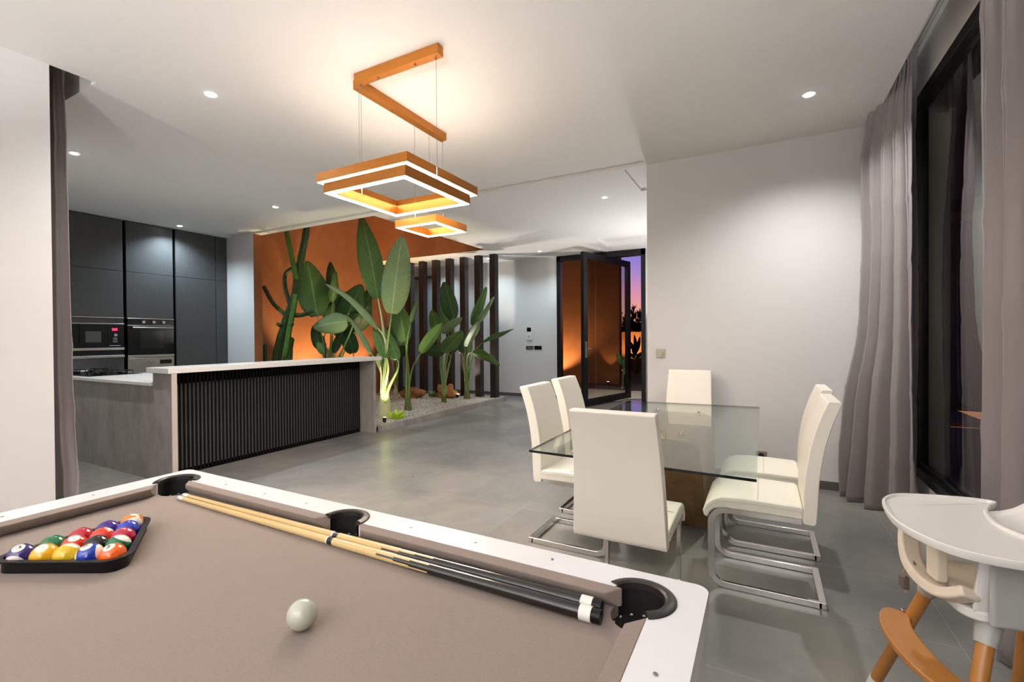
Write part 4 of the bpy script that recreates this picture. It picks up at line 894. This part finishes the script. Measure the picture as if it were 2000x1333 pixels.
# balls
R0 = .0286
def ballmat(name, col, stripe, axis, nd, gloss=.06):
    m = bpy.data.materials.new(name); m.use_nodes = True; t = m.node_tree; p = t.nodes['Principled BSDF']; p.inputs['Roughness'].default_value = gloss; p.inputs['Coat Weight'].default_value = .6
    tcn = t.nodes.new('ShaderNodeTexCoord'); nm = t.nodes.new('ShaderNodeVectorMath'); nm.operation = 'NORMALIZE'; t.links.new(tcn.outputs['Object'], nm.inputs[0])
    def dot(v):
        d = t.nodes.new('ShaderNodeVectorMath'); d.operation = 'DOT_PRODUCT'; d.inputs[1].default_value = Vector(v).normalized(); t.links.new(nm.outputs[0], d.inputs[0]); return d.outputs['Value']
    cur = None
    base = t.nodes.new('ShaderNodeRGB'); base.outputs[0].default_value = lin(col); cur = base.outputs[0]; wc = lin('#efe9da')
    if stripe:
        a = t.nodes.new('ShaderNodeMath'); a.operation = 'ABSOLUTE'; t.links.new(dot(axis), a.inputs[0]); g = t.nodes.new('ShaderNodeMath'); g.operation = 'GREATER_THAN'; g.inputs[1].default_value = .66; t.links.new(a.outputs[0], g.inputs[0])
        x = t.nodes.new('ShaderNodeMix'); x.data_type = 'RGBA'; t.links.new(g.outputs[0], x.inputs[0]); t.links.new(cur, x.inputs[6]); x.inputs[7].default_value = wc; cur = x.outputs[2]
    if nd:
        g = t.nodes.new('ShaderNodeMath'); g.operation = 'GREATER_THAN'; g.inputs[1].default_value = math.cos(math.radians(26)); t.links.new(dot(nd), g.inputs[0])
        x = t.nodes.new('ShaderNodeMix'); x.data_type = 'RGBA'; t.links.new(g.outputs[0], x.inputs[0]); t.links.new(cur, x.inputs[6]); x.inputs[7].default_value = wc; cur = x.outputs[2]
    t.links.new(cur, p.inputs['Base Color']); return m
def ball(name, c, m, label, num=None, nd=None, spin=0., group=None):
    b = MB(); nu, nv = 40, 24
    b.grid(lambda s, t: Vector(c) + R0*Vector((math.cos(2*PI*s)*math.sin(PI*t), math.sin(2*PI*s)*math.sin(PI*t), -math.cos(PI*t))), nu, nv)
    o = b.build(name, m, smooth=True, org=c); tag(o, label, 'billiard ball', group)
    if num:
        cu = bpy.data.curves.new('n', 'FONT'); cu.body = str(num); cu.size = .017 if len(str(num)) == 1 else .0135; cu.align_x = 'CENTER'; cu.align_y = 'CENTER'; cu.offset = .0004
        to = bpy.data.objects.new('n', cu); COL.objects.link(to); bpy.context.view_layer.update()
        me = bpy.data.meshes.new_from_object(to.evaluated_get(bpy.context.evaluated_depsgraph_get())); bpy.data.objects.remove(to, do_unlink=True)
        n_ = Vector(nd).normalized(); up = Matrix.Rotation(spin, 3, n_) @ (Vector((0, 0, 1)) - n_*n_.z).normalized(); rt = up.cross(n_)
        for v in me.vertices: q = n_*R0 + rt*v.co.x + up*v.co.y; v.co = q.normalized()*(R0+.0002)
        me.materials.clear(); me.materials.append(M['black']); no = bpy.data.objects.new('number', me); COL.objects.link(no); no.parent = o
    return o
e1 = Vector((.884, .467, 0)).normalized(); e2 = Vector((-e1.y, e1.x, 0)); B0 = Vector((-1.6455, .4515, .7603+R0)); S_ = .0575
VW = (-B0 + Vector((0, 0, CAMH))).normalized()
BALLS = [ # row from the near edge, index from the left: (number, colour, stripe, axis, number direction, spin, label)
    (0, 0, '12', '#2a1a6e', True, (.55, -.75, -.45), (.30, -.30, .9), .5, 'purple striped ball at the near left corner of the rack'),
    (0, 1, '1', '#e3a90c', False, None, (.35, -.3, .9), 1.2, 'yellow ball numbered 1 in the near row'),
    (0, 2, '9', '#d9b20f', True, (-.2, .6, .9), (-.5, -1, -.3), 0, 'yellow striped ball at the middle of the near row'),
    (0, 3, '10', '#1437a5', True, (-.8, -1, -.2), (.1, -.3, .95), 2.6, 'blue striped ball numbered 10 in the near row'),
    (0, 4, '5', '#ef6410', False, None, (.15, -.35, .95), .5, 'orange ball numbered 5 at the near right corner'),
    (1, 0, '6', '#0b6a3c', False, None, (0, 1, -.6), 0, 'plain green ball in the second row, left'),
    (1, 1, '7', '#d83413', False, None, (.3, -.1, .95), .4, 'red orange ball with a number on top, second row'),
    (1, 2, '8', '#0c0b0b', False, None, (0, 1, -.6), 0, 'black ball in the middle of the rack'),
    (1, 3, '14', '#0f6b45', True, (.1, .55, .85), (.8, -.7, -.1), 0, 'green and white striped ball at the right of the second row'),
    (2, 0, '15', '#b3122c', False, None, (0, 1, -.6), 0, 'crimson ball at the left of the middle row'),
    (2, 1, '3', '#d2391a', False, None, (.1, .6, .85), 0, 'red orange ball at the centre of the middle row'),
    (2, 2, '11', '#b5153a', False, None, (0, 1, -.6), 0, 'crimson ball at the right of the middle row'),
    (3, 0, '4', '#3c1780', False, None, (0, 1, -.6), 0, 'purple ball second from the far tip, left'),
    (3, 1, '2', '#1238b3', False, None, (0, 1, -.6), 0, 'plain blue ball second from the far tip, right'),
    (4, 0, '13', '#f07a1a', True, (-.9, .2, -.1), (0, .3, 1), 0, 'orange and white ball at the far tip of the rack')]
for r, i, num, col, stp, ax, nd, spin, lb in BALLS:
    c = B0 + e1*S_*(i + r*.5) + e2*S_*.866*r
    ball('billiard_ball', c, ballmat('ball_%s' % num, col, stp, ax or (0, 0, 1), nd), lb, num, nd, spin, 'racked billiard balls')
ball('cue_ball', Vector((-.798, .610, .7603+R0)), ballmat('cue_ball', '#b9bcac', False, (0, 0, 1), None, .12), 'white cue ball alone on the taupe felt')
# rack
cen = B0 + e1*S_*2 + e2*S_*.866*4/3
def tri(off, rr, n=7):
    cs = [B0, B0 + e1*S_*4, B0 + e2*S_*.866*4 + e1*S_*2]; out = []
    dirs = []
    for k in range(3):
        p, q, r_ = cs[k-1], cs[k], cs[(k+1) % 3]
        d0 = (q-p).normalized(); d1 = (r_-q).normalized(); n0 = Vector((d0.y, -d0.x, 0)); n1 = Vector((d1.y, -d1.x, 0))
        # corner arc of radius rr inside the offset corner
        bis = (n0+n1).normalized(); cosb = bis.dot(n0); cc_ = q + bis*((off-rr)/cosb); a0 = math.atan2(n0.y, n0.x); a1 = math.atan2(n1.y, n1.x)
        if a1 < a0: a1 += 2*PI
        for j in range(n+1): a = a0 + (a1-a0)*j/n; out.append((cc_.x + rr*math.cos(a), cc_.y + rr*math.sin(a)))
    return out
rk = MB(); IN = tri(R0+.0015, R0); rk.ringprism(tri(R0+.006, R0+.004), IN, .7602, .792); rk.ringprism(tri(R0+.0155, R0+.013), IN, .788, .793)
tag(rk.build('ball_rack', M['black'], bevel=.0012), 'black plastic triangle rack holding the coloured balls', 'rack')

# ---------------------------------------------------------------- high chair
hc = local_thing('high_chair', 'white high chair with a crescent tray and wooden legs beside the curtain', 'high chair')
TZ = .80
tray = bez([(-.075, -.225), (-.02, -.236), (.09, -.234), (.175, -.215), (.235, -.15), (.268, -.05), (.283, .05), (.268, .15), (.225, .225), (.15, .262), (.06, .272), (-.05, .262), (-.08, .245), (-.085, .215), (-.055, .17), (-.005, .105), (.022, .02), (-.005, -.085), (-.052, -.165), (-.080, -.190), (-.092, -.210), (-.075, -.225)], 6)[:-1]
def inset(pl, d):
    n = len(pl); out = []
    for i in range(n):
        p, q, r_ = Vector((*pl[i-1], 0)), Vector((*pl[i], 0)), Vector((*pl[(i+1) % n], 0)); t_ = (r_-p).normalized(); nn = Vector((-t_.y, t_.x, 0)); out.append((q.x+nn.x*d, q.y+nn.y*d))
    return out
b = MB(); n = len(tray); L0, L1, L2, L3 = tray, inset(tray, .007), inset(tray, .010), inset(tray, .012)
vs = [(x, y, TZ-.022) for x, y in inset(tray, .004)] + [(x, y, TZ-.012) for x, y in L0] + [(x, y, TZ-.002) for x, y in L0] + [(x, y, TZ) for x, y in inset(tray, .002)] + [(x, y, TZ) for x, y in L1] + [(x, y, TZ-.008) for x, y in L2]
fs = [tuple(range(n))[::-1], tuple(range(5*n, 6*n))] + [(k*n+i, k*n+(i+1) % n, (k+1)*n+(i+1) % n, (k+1)*n+i) for k in range(5) for i in range(n)]
b.add(vs, fs); b.build('tray', M['white_pl'], hc, smooth='auto')
# seat shell: side walls, floor and back
def shell():
    b = MB()
    def fn(s, t):                                # s round the back from far side to near side, t up
        a = -PI*.5 + PI*s; y = .165*math.sin(a)*(1.0); x = -.03 - .17*math.cos(a)**.8 if math.cos(a) > 0 else -.03
        if s < .28: x = .15 - (.18)*(s/.28); y = -.165
        elif s > .72: x = .15 - .18*((1-s)/.28); y = .165
        else: a = -PI/2 + PI*(s-.28)/.44; x = -.03 - .155*math.cos(a); y = .165*math.sin(a)
        top = .780 + .24*max(0, math.sin(PI*(s-.28)/.44))**2.6 * (1 if .28 < s < .72 else 0); z = .60 + (top-.60)*t; k = .80 + .20*t
        return Vector((x*(1 if x > 0 else (.8+.35*t)), y*k, z))
    b.grid(fn, 48, 10); return b
shell().build('seat_shell', M['white_pl'], hc, smooth=True, solid=.012)
b = MB(); b.prism(rrect(-.16, .17, -.15, .15, .05), .585, .612); b.build('seat', M['white_pl'], hc, bevel=.008)
for yy in (.152, -.172): b = MB(); b.box(-.035, .13, yy, yy+.02, .585, .775); b.build('side_panel', M['grey_pl'], hc, bevel=.01)
# front U shaped padded guard, crotch post
b = MB(); b.tube(bez([(.14, -.165, .775), (.165, -.150, .70), (.185, -.09, .635), (.19, 0, .612), (.185, .09, .622), (.16, .150, .66)], 6), 1, sq=(.030, .05)); b.build('front_guard', M['cream_pl'], hc, bevel=.012)
b = MB(); b.box(.155, .185, -.012, .045, .63, .78); b.build('crotch_post', M['cream_pl'], hc, bevel=.008)
b = MB(); b.prism(rrect(-.13, .15, -.12, .12, .04), .613, .632); b.build('seat_pad', M['cream_pl'], hc, bevel=.008)
b = MB(); b.tube(bez([(.19, -.055, .640), (.212, -.062, .61), (.215, -.066, .575), (.213, -.060, .545)], 5), 1, sq=(.022, .006)); st = b.build('strap', mat('strap_brown', '#7d7066', .7), hc)
b = MB(); b.box(.205, .222, -.080, -.050, .555, .592); b.build('buckle', mat('buckle_brown', '#5d534b', .4), st, bevel=.003)
for sx, sy, ft in ((.115, -.095, (.215, -.345)), (.095, .105, (.30, .31)), (-.115, -.10, (-.20, -.32)), (-.115, .115, (-.20, .33))):
    a_, c_ = Vector((sx, sy, .60)), Vector((*ft, 0)); b = MB(); b.tube([a_.lerp(c_, k/8*.90) for k in range(9)], [.0185+.0*k for k in range(9)], 18); lg = b.build('leg', M['beech'], hc, smooth='auto')
    b = MB(); b.cyl(a_ + (a_-c_)*.02, a_.lerp(c_, .13), .031, .024, 20); tag(b.build('leg_socket', M['grey_pl'], lg, smooth='auto'), 'pale grey leg socket')
    b = MB(); b.cyl(a_.lerp(c_, .80), a_.lerp(c_, .995), .0195, .0175, 18); tag(b.build('foot_cap', M['white_pl'], lg, smooth='auto'), 'white foot cap')
    b = MB(); p = a_.lerp(c_, .70); b.cyl(p + Vector((.015, 0, 0)), p + Vector((.0205, 0, 0)), .004, n=10); b.build('bolt', M['chrome'], lg)
FR = bez([(.155, -.165), (.185, -.200), (.225, -.185), (.262, -.10), (.275, .02), (.262, .13), (.225, .205), (.185, .215), (.155, .18), (.18, .12), (.188, .02), (.182, -.08), (.155, -.165)], 5)[:-1]
b = MB(); b.prism(FR, .405, .423); b.build('footrest', M['beech'], hc, bevel=.004)
for yy in (-.195, .195): b = MB(); b.box(.135, .17, yy, yy+.015, .385, .43); b.build('footrest_bracket', M['chrome'], hc, bevel=.003)
hc.location = (.60, 1.80, 0); hc.rotation_euler.z = math.radians(191.6)
